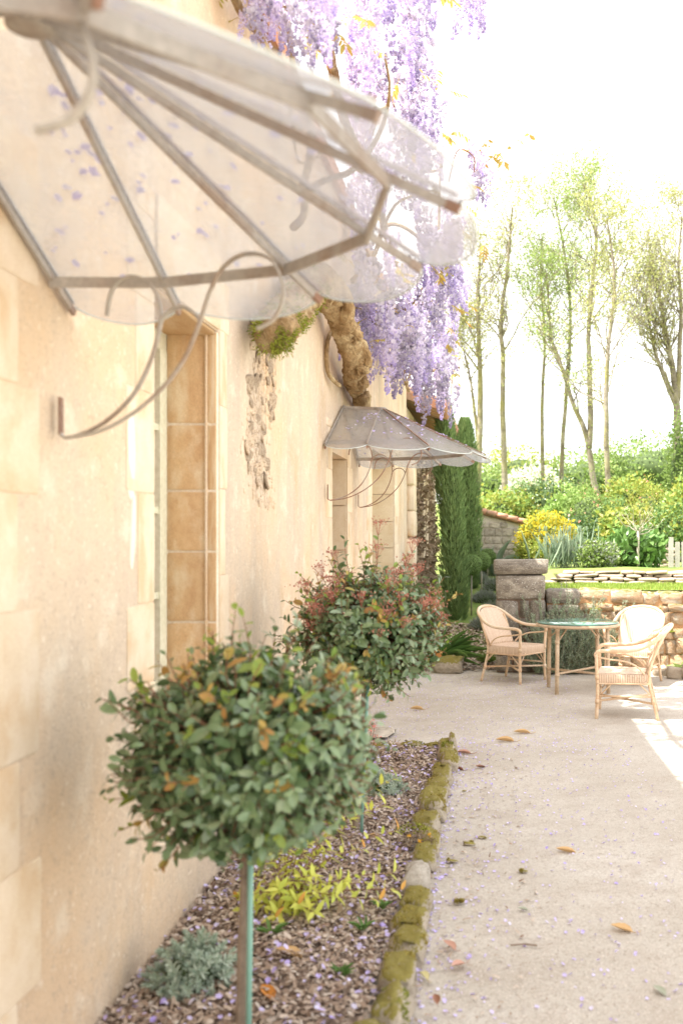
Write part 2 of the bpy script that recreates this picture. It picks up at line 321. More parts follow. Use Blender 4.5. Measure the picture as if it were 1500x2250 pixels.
m_ochre = rocky('ochre_wall_stone', (.40, .25, .14), (.54, .38, .24), (.50, .43, .33), 6, 40, .95, 1, .03, .14, moss=(.20, .20, .05), moss_lo=.75)
m_pale = rocky('pale_flat_stone', (.38, .31, .23), (.48, .41, .32), (.30, .24, .18), 5, 50, .95, .5, .01, .15)
m_shed = rocky('shed_stone', (.36, .32, .26), (.52, .47, .39), (.28, .24, .19), 6, 40, .95, .6, .015, .2)
m_tile = rocky('terracotta', (.40, .19, .12), (.50, .28, .19), (.34, .27, .18), 5, 40, .85, .4, .008, .2)
m_kerb = rocky('kerb_stone', (.30, .25, .18), (.46, .40, .32), None, 9, 60, .95, .7, .015, .1, moss=(.31, .26, .065), moss_lo=.48)
m_cyp = leafy('cypress_spray', [(.14, .22, .085), (.20, .30, .11), (.27, .37, .14), (.16, .24, .09)], .15, .7, .2)
m_box = leafy('clipped_box_leaf', [(.15, .24, .07), (.20, .31, .09), (.26, .37, .12)], .2, .5, .3)
m_core = rocky('shrub_shade_core', (.05, .075, .028), (.08, .11, .045), None, 5, 30, 1, .5, .02, 0)  # dark filler inside foliage; interior shade is put into its colour
m_lav = leafy('lavender_leaf', [(.24, .29, .21), (.32, .36, .27), (.36, .36, .36), (.22, .27, .18)], .2, .8, .1)
m_rosm = leafy('rosemary_leaf', [(.22, .31, .19), (.30, .39, .25), (.39, .46, .32), (.46, .51, .39)], .2, .7, .2)
m_iris = leafy('iris_leaf', [(.24, .34, .22), (.33, .42, .30), (.42, .48, .36)], .3, .5, .3)
m_green = leafy('broad_green_leaf', [(.10, .21, .05), (.15, .28, .07), (.21, .35, .10)], .3, .4, .4)
m_hedge = leafy('hedge_leaf', [(.14, .22, .05), (.21, .31, .08), (.30, .40, .12), (.19, .25, .07)], .35, .5, .3)
m_hedgey = leafy('spring_leaf', [(.30, .36, .06), (.40, .42, .09), (.24, .33, .06), (.44, .38, .10)], .4, .5, .3)
m_mid = leafy('bramble_leaf', [(.10, .19, .05), (.15, .25, .07), (.20, .30, .09)], .3, .45, .4)
m_dark = leafy('holly_leaf', [(.06, .12, .04), (.09, .16, .05), (.13, .20, .07)], .15, .35, .5)
m_fresh = leafy('fresh_leaf', [(.26, .40, .10), (.34, .47, .14), (.22, .34, .08)], .4, .5, .3)
m_yel = leafy('yellow_blossom', [(.76, .60, .04), (.82, .70, .08), (.62, .56, .07), (.70, .48, .03)], .35, .6, .2)
m_white = leafy('white_blossom', [(.78, .76, .68), (.70, .72, .58), (.6, .64, .5)], .4, .6, .2)
m_tleaf = leafy('spring_tree_leaf', [(.42, .44, .16), (.50, .50, .20), (.36, .42, .13), (.54, .50, .24)], .45, .5, .3)
m_tleaf2 = leafy('fresh_tree_leaf', [(.30, .42, .12), (.39, .47, .16), (.27, .39, .10)], .45, .5, .3)
m_tbark = rocky('lichen_bark', (.11, .09, .065), (.34, .30, .24), (.22, .20, .09), 2.6, 14, .95, .8, .03, .12)
m_pbark = rocky('pale_bark', (.34, .30, .24), (.46, .42, .35), None, 5, 30, .9, .3, .01, .05)
m_dleaf = leafy('dry_leaf', [(.42, .20, .09), (.55, .32, .14), (.36, .15, .08), (.50, .27, .16)], .15, .6, .3)
m_dry = leafy('dry_vine', [(.26, .19, .13), (.36, .28, .19), (.20, .14, .09), (.44, .36, .26)], .1, .9, .1)
m_coral = leafy('coral_flower', [(.75, .22, .20), (.82, .36, .32)], .3, .6, .2)
m_orange = leafy('orange_flower', [(.85, .42, .03), (.85, .55, .05)], .2, .6, .2)
m_picket = rocky('grey_white_wood', (.36, .34, .30), (.48, .45, .40), None, 4, 40, .8, .3, .005, .05)

# ------------------------------------------------------------------ rocks
def rock_mesh(name, mat, seed, rough=.07, sub=2, sq=.38):
    """unit block (-.5..+.5) with worn corners and uneven faces"""
    V, F = sphere_t(12, 8); r = np.random.default_rng(seed)
    V = np.sign(V) * np.abs(V) ** sq; V = V / np.abs(V).max(0) * .5
    V = V * (1 + rough * vnoise(V, 5, seed))[:, None] + rough * .4 * np.stack([vnoise(V, 8, seed + k + 9) for k in range(3)], 1)
    mb = MB(); mb.add(V, F); me = mb.mesh(name); me.materials.append(mat); return me
def rocks(mat, n, rough=.07, sq=.38): return [rock_mesh('stone', mat, 100 + i + int(rough * 1000), rough, sq=sq) for i in range(n)]
def stone(parent, meshes, c, d, rz=0, tilt=.02, name='stone', world=True, mat=None):
    """one stone of size d at c (world), child of parent"""
    p = parent; off = Vector((0, 0, 0))
    while p: off += Vector(p.location); p = p.parent
    e = Euler((random.uniform(-tilt, tilt), random.uniform(-tilt, tilt), rz + random.uniform(-tilt, tilt)))
    M = Matrix.Translation(Vector(c) - off) @ e.to_matrix().to_4x4() @ Matrix.Diagonal((*d, 1))
    return link(name, random.choice(meshes), parent, False, None, M)

# ------------------------------------------------------------------ the ground
def sheet(name, x0, x1, y0, y1, nx, ny, hf, mat, kind='structure', label=None):
    xs = np.linspace(x0, x1, nx) if np.isscalar(nx) else nx; ys = np.linspace(y0, y1, ny) if np.isscalar(ny) else ny
    X, Y = np.meshgrid(xs, ys); V = np.stack([X, Y, hf(X, Y)], -1).reshape(-1, 3); a = len(xs); b = len(ys)
    i = (np.arange(b - 1)[:, None] * a + np.arange(a - 1)[None]).ravel(); F = np.stack([i, i+1, i+a+1, i+a], -1)
    mb = MB(); mb.add(V, F); o = mb.build(name, mat, kind=kind)
    if label: o['label'] = label
    return o
WX = -1.377                                            # the facade's plane
def und(X, Y): return .006 * np.sin(X * 1.7 + .8 * np.sin(Y * .9)) + .006 * np.sin(Y * 1.3 + X * .6)
gx = np.concatenate([[-400, -100, -20], np.arange(-2, 6.01, .2), [8, 20, 100, 400]]); gy = np.concatenate([[-400, -60, -8], np.arange(0, 14.01, .2), [16, 40, 200, 900]])
sheet('ground', 0, 0, 0, 0, gx, gy, lambda X, Y: und(X, Y) * (np.abs(X) < 7) * (Y < 15), m_gravel, label='pale beige fine gravel of the courtyard')
def terr(X, Y):
    right = 1.02 + .22 * sm(14.95, 15.3, Y) + 1.75 * sm(22, 36, Y) + .6 * sm(38, 70, Y) - 1.0 * sm(90, 300, Y)
    left = -.03 + .92 * np.clip((Y - 13.8) / 8, 0, 1) + 2.1 * sm(25, 37, Y) + .6 * sm(38, 70, Y) - 1.0 * sm(90, 300, Y)
    t = sm(.05, .45, X); return left * (1 - t) + right * t + .02 * np.sin(X * 2.3 + Y) * (Y > 15.5)
tx = np.concatenate([[-200, -60, -20, -8, -4], np.arange(-1.4, 6.01, .1), np.arange(7, 20, 1.), [30, 60, 200]]); ty = np.concatenate([np.arange(13.3, 26, .15), np.arange(26, 50, .8), [60, 80, 120, 300]])
sheet('garden_bank', 0, 0, 0, 0, tx, ty, terr, m_grass, label='grassy garden terrace rising behind the courtyard')
bedh = lambda X, Y: .022 + .03 * np.sin((X + 1.4) * 3) + .01 * np.sin(Y * 3 + X * 5)
bed = sheet('flower_bed', WX - .05, -.46, 2.2, 7.95, 14, 60, bedh, m_soil, label='flower bed of bark mulch between the house wall and mossy kerb')

# ------------------------------------------------------------------ the farmhouse
house = empty('farmhouse', (WX, 7, 0)); tag(house, 'old farmhouse with cream ochre plaster walls along the left side', 'house')
EAVE = 4.75
OPN = [(1.72, 2.64, 0, 2.42), (4.015, 4.97, .95, 2.73), (8.39, 9.26, 0, 2.44), (11.1, 13.55, 0, 2.72)]   # y0, y1, z0, z1
YN, YM = -7, 15.4
mb = MB(); y = YN; TH = .55
for (a, b, z0, z1) in OPN:
    mb.box(WX - TH, WX, y, a, -.1, EAVE)
    if z0 > 0: mb.box(WX - TH, WX, a, b, -.1, z0)
    mb.box(WX - TH, WX, a, b, z1, EAVE); y = b
mb.box(WX - TH, WX, y, YM, -.1, EAVE)
mb.build('plaster_wall', m_plaster, house, smooth=False)
mb = MB(); mb.box(WX - 7, WX - 6.6, YN, YM, -.1, EAVE); mb.box(WX - 6.6, WX - TH, YN, YN + .4, -.1, EAVE); mb.box(WX - 6.6, WX - TH, YM - .4, YM, -.1, EAVE); mb.build('outer_wall', m_plaster, house, smooth=False)
mb = MB(); rv = [(WX + .06, EAVE - .06), (WX + .06, EAVE + .06), (WX - 3.5, 6.4), (WX - 7.5, EAVE + .06), (WX - 7.5, EAVE - .06), (WX - 3.5, 6.24)]
V = [(x, yy, z) for yy in (YN - .2, YM + .2) for x, z in rv]
mb.add(V, [(0,1,7,6),(1,2,8,7),(2,3,9,8),(3,4,10,9),(4,5,11,10),(5,0,6,11),(0,5,2,1),(5,4,3,2),(6,7,8,11),(11,8,9,10)]); roof = mb.build('roof', m_tile, house, smooth=False)
# dressed stones round the openings (3 mm proud of the plaster) and in the reveals
qm = rocks(m_quoin, 5, .012, .07); rm = rocks(m_reveal, 6, .012, .10)
def quoins(yj, side, z0, z1, wA=.30, wB=.19, skip=()):
    z = z0; k = 0
    while z < z1 - .05:
        h = min(random.uniform(.30, .44), z1 - z); w = (wA if k % 2 else wB) + random.uniform(-.02, .02)
        c = yj + side * w / 2
        stone(house, qm, (WX - .02, c, z + h/2), (.050, w, h - .002), tilt=.002, name='quoin_stone'); z += h; k += 1
quoins(2.64, 1, .02, 2.9, .36, .24); quoins(4.015, -1, .75, 3.1, .30, .20); quoins(4.97, 1, .75, 3.0, .15, .11); quoins(8.39, -1, .02, 2.7); quoins(9.26, 1, .02, 2.7); quoins(11.1, -1, .02, 2.95, .45, .3); quoins(13.55, 1, .02, 2.95, .6, .4)
stone(house, qm, (WX - .01, 4.49, 2.73 + .19), (.05, .93, .37), tilt=.002, name='lintel'); stone(house, qm, (WX + .0, 4.49, .95 - .10), (.10, 1.2, .16), tilt=.002, name='window_sill')
# reveal of the window: ochre blocks with pale joints, a raised bead and a rabbet
zz = [.95, 1.29, 1.64, 1.94, 2.27, 2.73]
mb = MB(); mb.box(WX - .255, WX - .003, 4.9305, 4.969, .95, 2.729); mb.build('reveal_mortar', m_mortar, house, smooth=False)
for a, b in zip(zz[:-1], zz[1:]):
    stone(house, rm, (WX - .152, 4.942, (a + b) / 2), (.192, .036, b - a - .010), tilt=.002, name='reveal_stone')
    stone(house, rm, (WX - .025, 4.944, (a + b) / 2), (.042, .034, b - a - .010), tilt=.002, name='reveal_stone')
mb = MB(); mb.box(WX - .055, WX - .047, 4.912, 4.94, .95, 2.728); mb.build('reveal_bead', m_quoin, house, smooth=False)
stone(house, rm, (WX - .13, 4.48, 2.725), (.24, .94, .03), tilt=.001, name='reveal_stone')
# the window: frame, casement, glazing bars, panes
wr = bpy.data.objects.new('window', None); COL.objects.link(wr); wr.parent = house; wr.location = (0, 0, 0)
mb = MB(); XF = WX - .25
mb.box(XF - .05, XF, 4.015, 4.07, .95, 2.73).box(XF - .05, XF, 4.90, 4.97, .95, 2.73).box(XF - .05, XF, 4.07, 4.90, 2.62, 2.73).box(XF - .05, XF, 4.07, 4.90, .95, 1.02)
mb.build('window_frame', m_wood, wr, smooth=False)
mb = MB(); mb.box(XF - .04, XF + .012, 4.80, 4.90, 1.02, 2.62).box(XF - .04, XF + .012, 4.46, 4.52, 1.02, 2.62).box(XF - .04, XF + .012, 4.07, 4.13, 1.02, 2.62); mb.build('casement_stile', m_wood, wr, smooth=False)
zb = [1.02, 1.43, 1.84, 2.24, 2.62]
for i, z in enumerate(zb[1:-1]):
    for (p, q) in ((4.13, 4.46), (4.52, 4.80)):
        mb = MB(); mb.box(XF - .03, XF + .004, p, q, z - .016, z + .016); mb.build('glazing_bar', m_wood, wr, smooth=False)
for i in range(4):
    for (p, q) in ((4.13, 4.46), (4.52, 4.80)):
        mb = MB(); mb.box(XF - .022, XF - .018, p, q, zb[i] + (.016 if i else 0), zb[i+1] - .016); mb.build('pane', m_pane, wr, smooth=False)
# doors set back in the other openings
for (a, b, z1, nm) in ((1.72, 2.64, 2.42, 'door'), (8.39, 9.26, 2.44, 'door')):
    d = bpy.data.objects.new('door', None); COL.objects.link(d); d.parent = house
    mb = MB(); mb.box(XF - .06, XF, a, a + .08, 0, z1).box(XF - .06, XF, b - .08, b, 0, z1).box(XF - .06, XF, a + .08, b - .08, z1 - .08, z1); mb.build('door_frame', m_wood, d, smooth=False)
    mb = MB(); mb.box(XF - .05, XF - .01, a + .08, b - .08, 0, .7); mb.build('door_panel', m_wood, d, smooth=False)
    for k in range(4): mb = MB(); mb.box(XF - .05, XF - .015, a + .08, b - .08, .7 + k*.4, .74 + k*.4); mb.build('glazing_bar', m_wood, d, smooth=False)
    mb = MB(); mb.box(XF - .034, XF - .03, a + .08, b - .08, .7, z1 - .08); mb.build('pane', m_pane, d, smooth=False)
rl = rocks(rocky('pale_reveal_stone', (.58, .44, .29), (.68, .55, .40), None, 3, 60, .9, .3, .006, .08), 4, .01, .09)
for (yy, n, z1, dp) in ((9.26, 6, 2.44, .24), (13.55, 7, 2.72, .50)):
    zs = np.linspace(0, z1, n + 1) + np.r_[0, rng.uniform(-.05, .05, n - 1), 0]
    for a, b in zip(zs[:-1], zs[1:]): stone(house, rl, (WX - dp / 2 - .005, yy - .008, (a + b) / 2), (dp - .01, .03, b - a - .01), tilt=.002, name='reveal_stone')
mb = MB(); mb.box(WX - .54, WX - .50, 11.1, 13.55, 0, 2.72); mb.build('barn_door', m_wood, house, smooth=False)
# crumbled plaster showing the rubble behind it
em = rocks(rocky('crumbled_rubble', (.40, .29, .19), (.66, .54, .41), (.30, .21, .14), 14, 70, .95, .8, .01, .3), 5, .12, .6)
for k in range(330):
    t = rng.random(); yy = 5.45 + .8 * rng.random(); z = 2.95 - 1.0 * t + rng.normal() * .05
    if abs(yy - 5.85 - .12 * math.sin(7 * t)) > .34 * (1 - .6 * t) * (.8 + .6 * math.sin(9 * t + 1) ** 2): continue
    s = .02 + .09 * rng.random() ** 2; stone(house, em, (WX - .004, yy, z), (.012 + .12*s, s * rng.uniform(.7, 1.7), s), rz=0, tilt=.3, name='rubble_stone')
mb = MB(); n = 420; t = rng.random(n); Y = 5.85 + .12 * np.sin(7 * t) + rng.normal(size=n) * .15; Z = 2.95 - 1.05 * t
mb.scatter(sphere_t(6, 4), np.stack([np.eye(3)] * n), np.stack([np.full(n, WX), Y, Z], 1), np.stack([rng.uniform(.003, .012, n), rng.uniform(.008, .03, n), rng.uniform(.006, .03, n)], 1)); mb.build('crumbled_plaster', m_plaster, house, kind='stuff')
# white filler smears near the window
wm = rock_mesh('plaster_patch', rocky('lime_filler', (.72, .64, .53), (.80, .73, .63), None, 8, 80, .95, .4, .005, 0), 5, .1, sq=.7)
stone(house, [wm], (WX - .004, 3.76, 2.02), (.022, .10, .36), tilt=.05, name='plaster_patch'); stone(house, [wm], (WX - .003, 3.78, 1.72), (.022, .05, .3), tilt=.05, name='plaster_patch')

# the lower barn wing beyond: rubble wall, pale stone strips, quoins, tiled eave
wing = empty('barn_wing', (WX, 19, 0)); tag(wing, 'low rubble stone barn wing with dried creeper behind the cypresses', 'barn')
mb = MB(); mb.box(WX - 6, WX - .0, YM + .02, 22.0, -.1, 3.75); mb.build('rubble_wall', m_rubble, wing, smooth=False)
mb = MB(); V = [(WX + .55, 3.72), (WX + .55, 3.80), (WX - 3, 5.0), (WX - 6.2, 3.8), (WX - 6.2, 3.7), (WX - 3, 4.86)]
V = [(x, yy, z) for yy in (YM + .22, 22.2) for x, z in V]
mb.add(V, [(0,1,7,6),(1,2,8,7),(2,3,9,8),(3,4,10,9),(4,5,11,10),(5,0,6,11),(0,5,2,1),(5,4,3,2),(6,7,8,11),(11,8,9,10)]); mb.build('roof', m_tile, wing, smooth=False)
for k in range(19):
    P = [(WX + .60, 15.9 + k*.33, 3.80), (WX - 1.2, 15.9 + k*.33, 4.45)]; mb = MB(); mb.tube(np.array(P), .12, 10); mb.build('roof_tile', m_tile, wing)
bm_ = rocks(m_quoin, 4, .03, .2)
for k, (yy, z, s) in enumerate([(15.8, .5, .5), (15.9, 1.05, .4), (15.75, 1.5, .55), (15.85, 1.95, .45), (15.8, 2.35, .4), (15.8, 2.75, .5)]):
    stone(wing, bm_, (WX + .02, yy, z), (.18, s * 1.3, .42), name='quoin_stone', tilt=.02)
for (yy, z0, z1) in ((18.0, 1.3, 3.3), (18.9, 1.3, 3.3), (21.2, 1.4, 3.3)): stone(wing, bm_, (WX + .02, yy, (z0 + z1) / 2), (.16, .30, z1 - z0), name='jamb_stone', tilt=.005)
mb = MB(); n = 5200; P = np.stack([WX + rng.uniform(0, .13, n), rng.uniform(16.3, 21.9, n), rng.uniform(.1, 3.5, n)], 1)
P = P[(vnoise(P, 1.4, 3) > -.25)]; n = len(P); mb.scatter(QUADLEAF, frames(unit(n), unit(n)), P, rng.uniform(.05, .13, n)); mb.build('dry_creeper', m_dry, wing, kind='stuff')

# ------------------------------------------------------------------ glass awnings
CUP = 2.50; HUB = np.array([.35, 0, 2.86])
ang = np.radians([0, 28, 56, 85]); RAD = .86; CEN = .28
half = [(CEN + RAD * math.cos(a), RAD * math.sin(a)) for a in ang] + [(.02, .85)]
ring = [np.array([x, s * yy, CUP]) for s in (1,) for (x, yy) in half[::-1]] + [np.array([x, -yy, CUP]) for (x, yy) in half[1:]]
ring = ring[:]                                            # nine points, far wall -> front -> near wall
def awning():
    r = empty('glass_awning', (0, 0, 0))
    n = len(ring); top = np.array([.02, 0, 2.88])
    hub = MB(); a = np.linspace(0, 2*np.pi, 25)[:-1]
    hub.tube([HUB + (0,0,-.034), HUB + (0,0,-.030), HUB + (0,0,.018), HUB + (0,0,.022)], [.045, .052, .052, .045], 24); hub.build('hub', m_iron, r, False)
    mb = MB(); mb.strip([top + (0,0,.0), HUB + (0, 0, .01)], .03, .012, (0, 0, 1)); mb.build('ridge_bar', m_iron, r, False, smooth=False)
    for i, p in enumerate(ring):
        src = HUB if 0 < i < n - 1 else top
        d = p - src; d /= np.linalg.norm(d); q = p + d * .17
        mb = MB(); mb.strip([src + d * (.045 if 0 < i < n-1 else 0), q], .020, .010, (0, 0, 1)); rb = mb.build('rib', m_iron, r, False, smooth=False)
        mb = MB(); mb.strip([q - d*.03, q + d * .003], .0225, .0125, (0, 0, 1)); mb.build('rib_end', m_rust, rb, False, smooth=False)
    for i, p in enumerate(ring):
        src = HUB if 0 < i < n - 1 else top; d = p - src; d /= np.linalg.norm(d); mb = MB(); mb.strip([src + d * .02 + (0, 0, .029), p + d * .168 + (0, 0, .029)], .008, .011, (0, 0, 1)); mb.build('glazing_cap', m_rust if 2 <= i <= 6 else m_iron, r, False, smooth=False)
    for i in range(n - 1):
        a, b = ring[i], ring[i+1]; e = (b - a) / np.linalg.norm(b - a)
        mb = MB(); mb.strip([a - e*.008 + (0,0,-.012), b + e*.008 + (0,0,-.012)], .032, .008, (0, 0, 1)); mb.build('frame_bar', m_iron, r, False, smooth=False)
        # glass petal: fan from the hub (or the ridge) past the frame, with a rounded scallop
        s0 = top if i == 0 else HUB; s1 = top if i == n - 2 else HUB
        da = (a - s0) / np.linalg.norm(a - s0); db = (b - s1) / np.linalg.norm(b - s1)
        A = a + da * .165; B = b + db * .165; U = 12; Wd = 14; V = []; UV = []
        nrm = np.cross(B - A, (s0 + s1) / 2 - (A + B) / 2); nrm /= np.linalg.norm(nrm); nrm *= np.sign(nrm[2])
        for u in range(U + 1):
            f = u / U; o = A * (1 - f) + B * f; s = s0 * (1 - f) + s1 * f; dd = o - s; L = np.linalg.norm(dd); dd /= L
            L2 = L + .095 * math.sin(math.pi * f) ** .7
            for w in range(Wd + 1):
                g = .05 + (1 - .05) * w / Wd; P = s + dd * L2 * g + nrm * .014
                V.append(P); UV.append((f - .5, (f - .5) * 0 + g))
        m2 = len(V); V2 = [v + nrm * .005 for v in V]; F = []
        for u in range(U):
            for w in range(Wd): k = u * (Wd + 1) + w; F.append((k, k + 1, k + Wd + 2, k + Wd + 1)); F.append((m2 + k, m2 + k + Wd + 1, m2 + k + Wd + 2, m2 + k + 1))
        edge = [u * (Wd + 1) + Wd for u in range(U + 1)]
        for p_, q_ in zip(edge[:-1], edge[1:]): F.append((p_, m2 + p_, m2 + q_, q_))
        for st in (0, U * (Wd + 1)):
            for w in range(Wd): p_, q_ = st + w, st + w + 1; F.append((p_, q_, m2 + q_, m2 + p_))
        mb = MB(); mb.add(np.array(V + V2), F); o = mb.build('glass_panel', m_glass, r, False, smooth=False)
        mbe = MB(); mbe.tube(np.array([(V[q_] + V2[q_]) / 2 for q_ in edge]), .0032, 5); mbe.build('polished_edge', m_gedge, o, False)
        uvl = o.data.uv_layers.new(name='UVMap'); UVx = []
        ax = e; allV = np.array(V + V2); co = np.stack([(allV - a) @ ax, allV @ np.array([0, 0, 1])], 1)
        idx = np.zeros(len(o.data.loops), np.int32); o.data.loops.foreach_get('vertex_index', idx); uvl.data.foreach_set('uv', co[idx].astype(np.float32).ravel())
    for s in (1, -1):                                     # scrolled iron brackets
        c = lambda pts: np.array([((px - VX) * 3.05 / FPX - WX - .012, s * (.90 - .22 * max(0, (px - 127) / 530)), EYE - (py - VY) * 3.05 / FPX + .0) for px, py in pts])
        br = bpy.data.objects.new('bracket', None); COL.objects.link(br); br.parent = r
        curves = {'wall_plate': [(127, 868), (127, 900), (127, 952)], 'scroll': [(127, 948), (140, 958), (190, 948), (250, 920), (310, 868), (350, 800), (372, 730), (374, 690), (362, 650), (335, 622), (305, 612), (272, 622), (252, 648), (243, 694)],
                  'long_scroll': [(140, 960), (220, 948), (300, 915), (375, 862), (430, 800), (465, 728), (490, 660), (520, 612), (560, 588), (600, 588), (636, 610), (655, 655), (654, 695), (634, 728), (600, 744)],
                  'link_scroll': [(368, 735), (378, 710), (400, 692), (430, 688), (455, 702), (468, 722)]}
        for nm, pts in curves.items():
            mb = MB(); P = smooth_path(c(pts), len(pts) * 4); mb.strip(P, .020 if nm != 'wall_plate' else .024, .007, (0, 1, 0)); mb.build(nm, m_rust if s and nm == 'wall_plate' else m_iron, br, False, smooth=False)
    mb = MB(); k = 190; i = rng.integers(0, n - 1, k); f = rng.random(k); g = rng.uniform(.25, 1.05, k)
    R0 = np.array(ring); tgt = R0[i] * (1 - f[:, None]) + R0[i+1] * f[:, None]; P = HUB + (tgt - HUB) * g[:, None] + np.array([0, 0, .026])
    D = tgt - HUB; nn = np.cross(R0[i+1] - R0[i], D); nn *= np.sign(nn[:, 2:3]); tt = np.cross(nn, unit(k)); mb.scatter(PET, frames(tt, nn), P + rng.uniform(0, .006, (k, 1)), rng.uniform(.010, .030, k)); mb.build('fallen_petals', m_petal, r, False, kind='stuff')
    return r
PET = (np.array([(0, 0, 0), (.45, .4, .25), (.3, 1, .4), (0, 1.1, .2), (-.3, 1, .35), (-.45, .4, .2)], float), [np.array([(0, 1, 2, 3)]), np.array([(0, 3, 4, 5)])])
def copy_tree(o, parent=None):
    c = o.copy(); COL.objects.link(c); c.parent = parent
    for ch in list(o.children): copy_tree(ch, c)
    return c
aw1 = awning(); aw2 = copy_tree(aw1)
aw1.location = (WX, 2.2, 0); aw2.location = (WX, 8.93, 0)
tag(aw1, 'large fan-shaped glass awning on iron ribs filling the upper left foreground', 'awning', 'glass awnings on the facade')
tag(aw2, 'smaller looking distant glass awning with rusty brackets over the far doorway', 'awning', 'glass awnings on the facade')
for ch in aw2.children:
    if ch.name.startswith('bracket'):
        for g in ch.children: g.data = g.data.copy(); g.data.materials[0] = m_rust

# ------------------------------------------------------------------ wisteria
wis = empty('wisteria', (WX + .12, 9, 0)); tag(wis, 'old wisteria with hanging lilac flowers trained along the house wall', 'wisteria')
def gnarl(P, r, seed, n=26):
    P = np.asarray(P, float); m0 = len(P); r = np.interp(np.linspace(0, 1, m0 * 4), np.linspace(0, 1, m0), np.broadcast_to(np.asarray(r, float), (m0,))); P = smooth_path(P, m0 * 4); mb = MB(); mb.tube(P, r, n); V = mb.V[0]; c = np.repeat(P, n, axis=0)
    mb.V[0] = c + (V - c) * (1 + .26 * vnoise(V, 9, seed) + .16 * vnoise(V, 24, seed + 1) + .10 * vnoise(V * (1, .4, 1), 60, seed + 2))[:, None]; return mb
tp = smooth_path([(WX+.08, 10.3, 2.9), (WX+.09, 9.7, 2.98), (WX+.11, 9.2, 3.05), (WX+.14, 8.7, 3.10), (WX+.20, 8.2, 3.22), (WX+.17, 7.8, 3.42), (WX+.16, 7.4, 3.52), (WX+.15, 6.9, 3.48), (WX+.15, 6.4, 3.30), (WX+.16, 5.95, 3.06), (WX+.17, 5.55, 2.90), (WX+.18, 5.35, 2.80)], 70)
gnarl(tp, np.interp(np.linspace(0, 1, 70), [0, .2, .4, .55, .8, 1], [.06, .075, .095, .12, .11, .095]), 3).build('trunk', m_bark_w, wis)
tw = tp[24:46] + np.array([.07, .03, -.04]) + .05 * np.stack([np.cos(np.linspace(0, 9, 22)), 0 * np.linspace(0, 1, 22), np.sin(np.linspace(0, 9, 22))], 1)
gnarl(tw, .045, 5, 10).build('twisted_limb', m_bark_w, wis)
mb = MB(); mb.tube(smooth_path([(WX+.06, 8.3, 3.5), (WX+.03, 8.0, 3.3), (WX+.03, 8.0, 3.05), (WX+.08, 8.3, 2.98)], 16), .018, 8); mb.build('loop_stem', m_bark_w, wis)
for q in range(5):
    V, F = blob(tp[14 + q * 5] + np.array([.07, rng.normal() * .05, -.04 + .05 * rng.normal()]), (.06, .10, .07), 70 + q, .4, 4, 18, 12); mb = MB(); mb.add(V, F); mb.build('bark_knob', m_bark_w, wis)
# moss hanging on the cut end of the trunk
tm = smooth_path(tp[44:], 60); n = 20000; i = rng.integers(0, 60, n); D = unit(n); D[:, 2] -= .25; D /= np.linalg.norm(D, axis=1)[:, None]; lum = .78 + .5 * np.clip(vnoise(tm[i] + D * .1, 16, 21), -1, 1); P = tm[i] + D * np.array([.115, .08, .12]) * (lum * rng.uniform(.75, 1.2, n))[:, None]; keep = (vnoise(P, 8, 4) > -.3) & (i > 4); P = P[keep]; D = D[keep]; n = len(P)
mb = MB(); mb.scatter(BLADE, frames(D + rng.normal(size=(n, 3)) * .6 + (0, 0, -.3), unit(n)), P, np.stack([rng.uniform(.004, .008, n), rng.uniform(.010, .03, n), np.full(n, .01)], 1)); mb.build('moss', m_mossbr, wis, kind='stuff')
# vines under the eave and out over the yard
vines = []
for k in range(16):
    y0 = rng.uniform(4.5, 14.5); z0 = rng.uniform(3.6, 5.0); L = rng.uniform(1.2, 2.6); P = [np.array([WX + .12, y0, z0])]; d = np.array([.25, rng.choice([-1, 1]) * .8, .15])
    for q in range(7): d = d + rng.normal(size=3) * .35 + np.array([.12, 0, .05]); d /= np.linalg.norm(d); P.append(P[-1] + d * L / 7); P[-1][0] = min(max(P[-1][0], WX + .08), -.55); P[-1][2] = min(P[-1][2], 5.5)
    vines.append(smooth_path(P, 20)); mb = MB(); mb.tube(vines[-1], np.linspace(.028, .006, 20), 6); mb.build('vine', m_bark_w, wis)
for yy in np.linspace(2.6, 14.5, 5)[:-1]:
    P = smooth_path([(WX+.2, yy, 4.9), (WX+.25, yy + .9, 5.05), (WX+.22, yy + 1.9, 4.92), (WX+.22, yy+3.0, 5.0)], 24); gnarl(P, .035, int(yy * 10), 8).build('vine', m_bark_w, wis); vines.append(P)
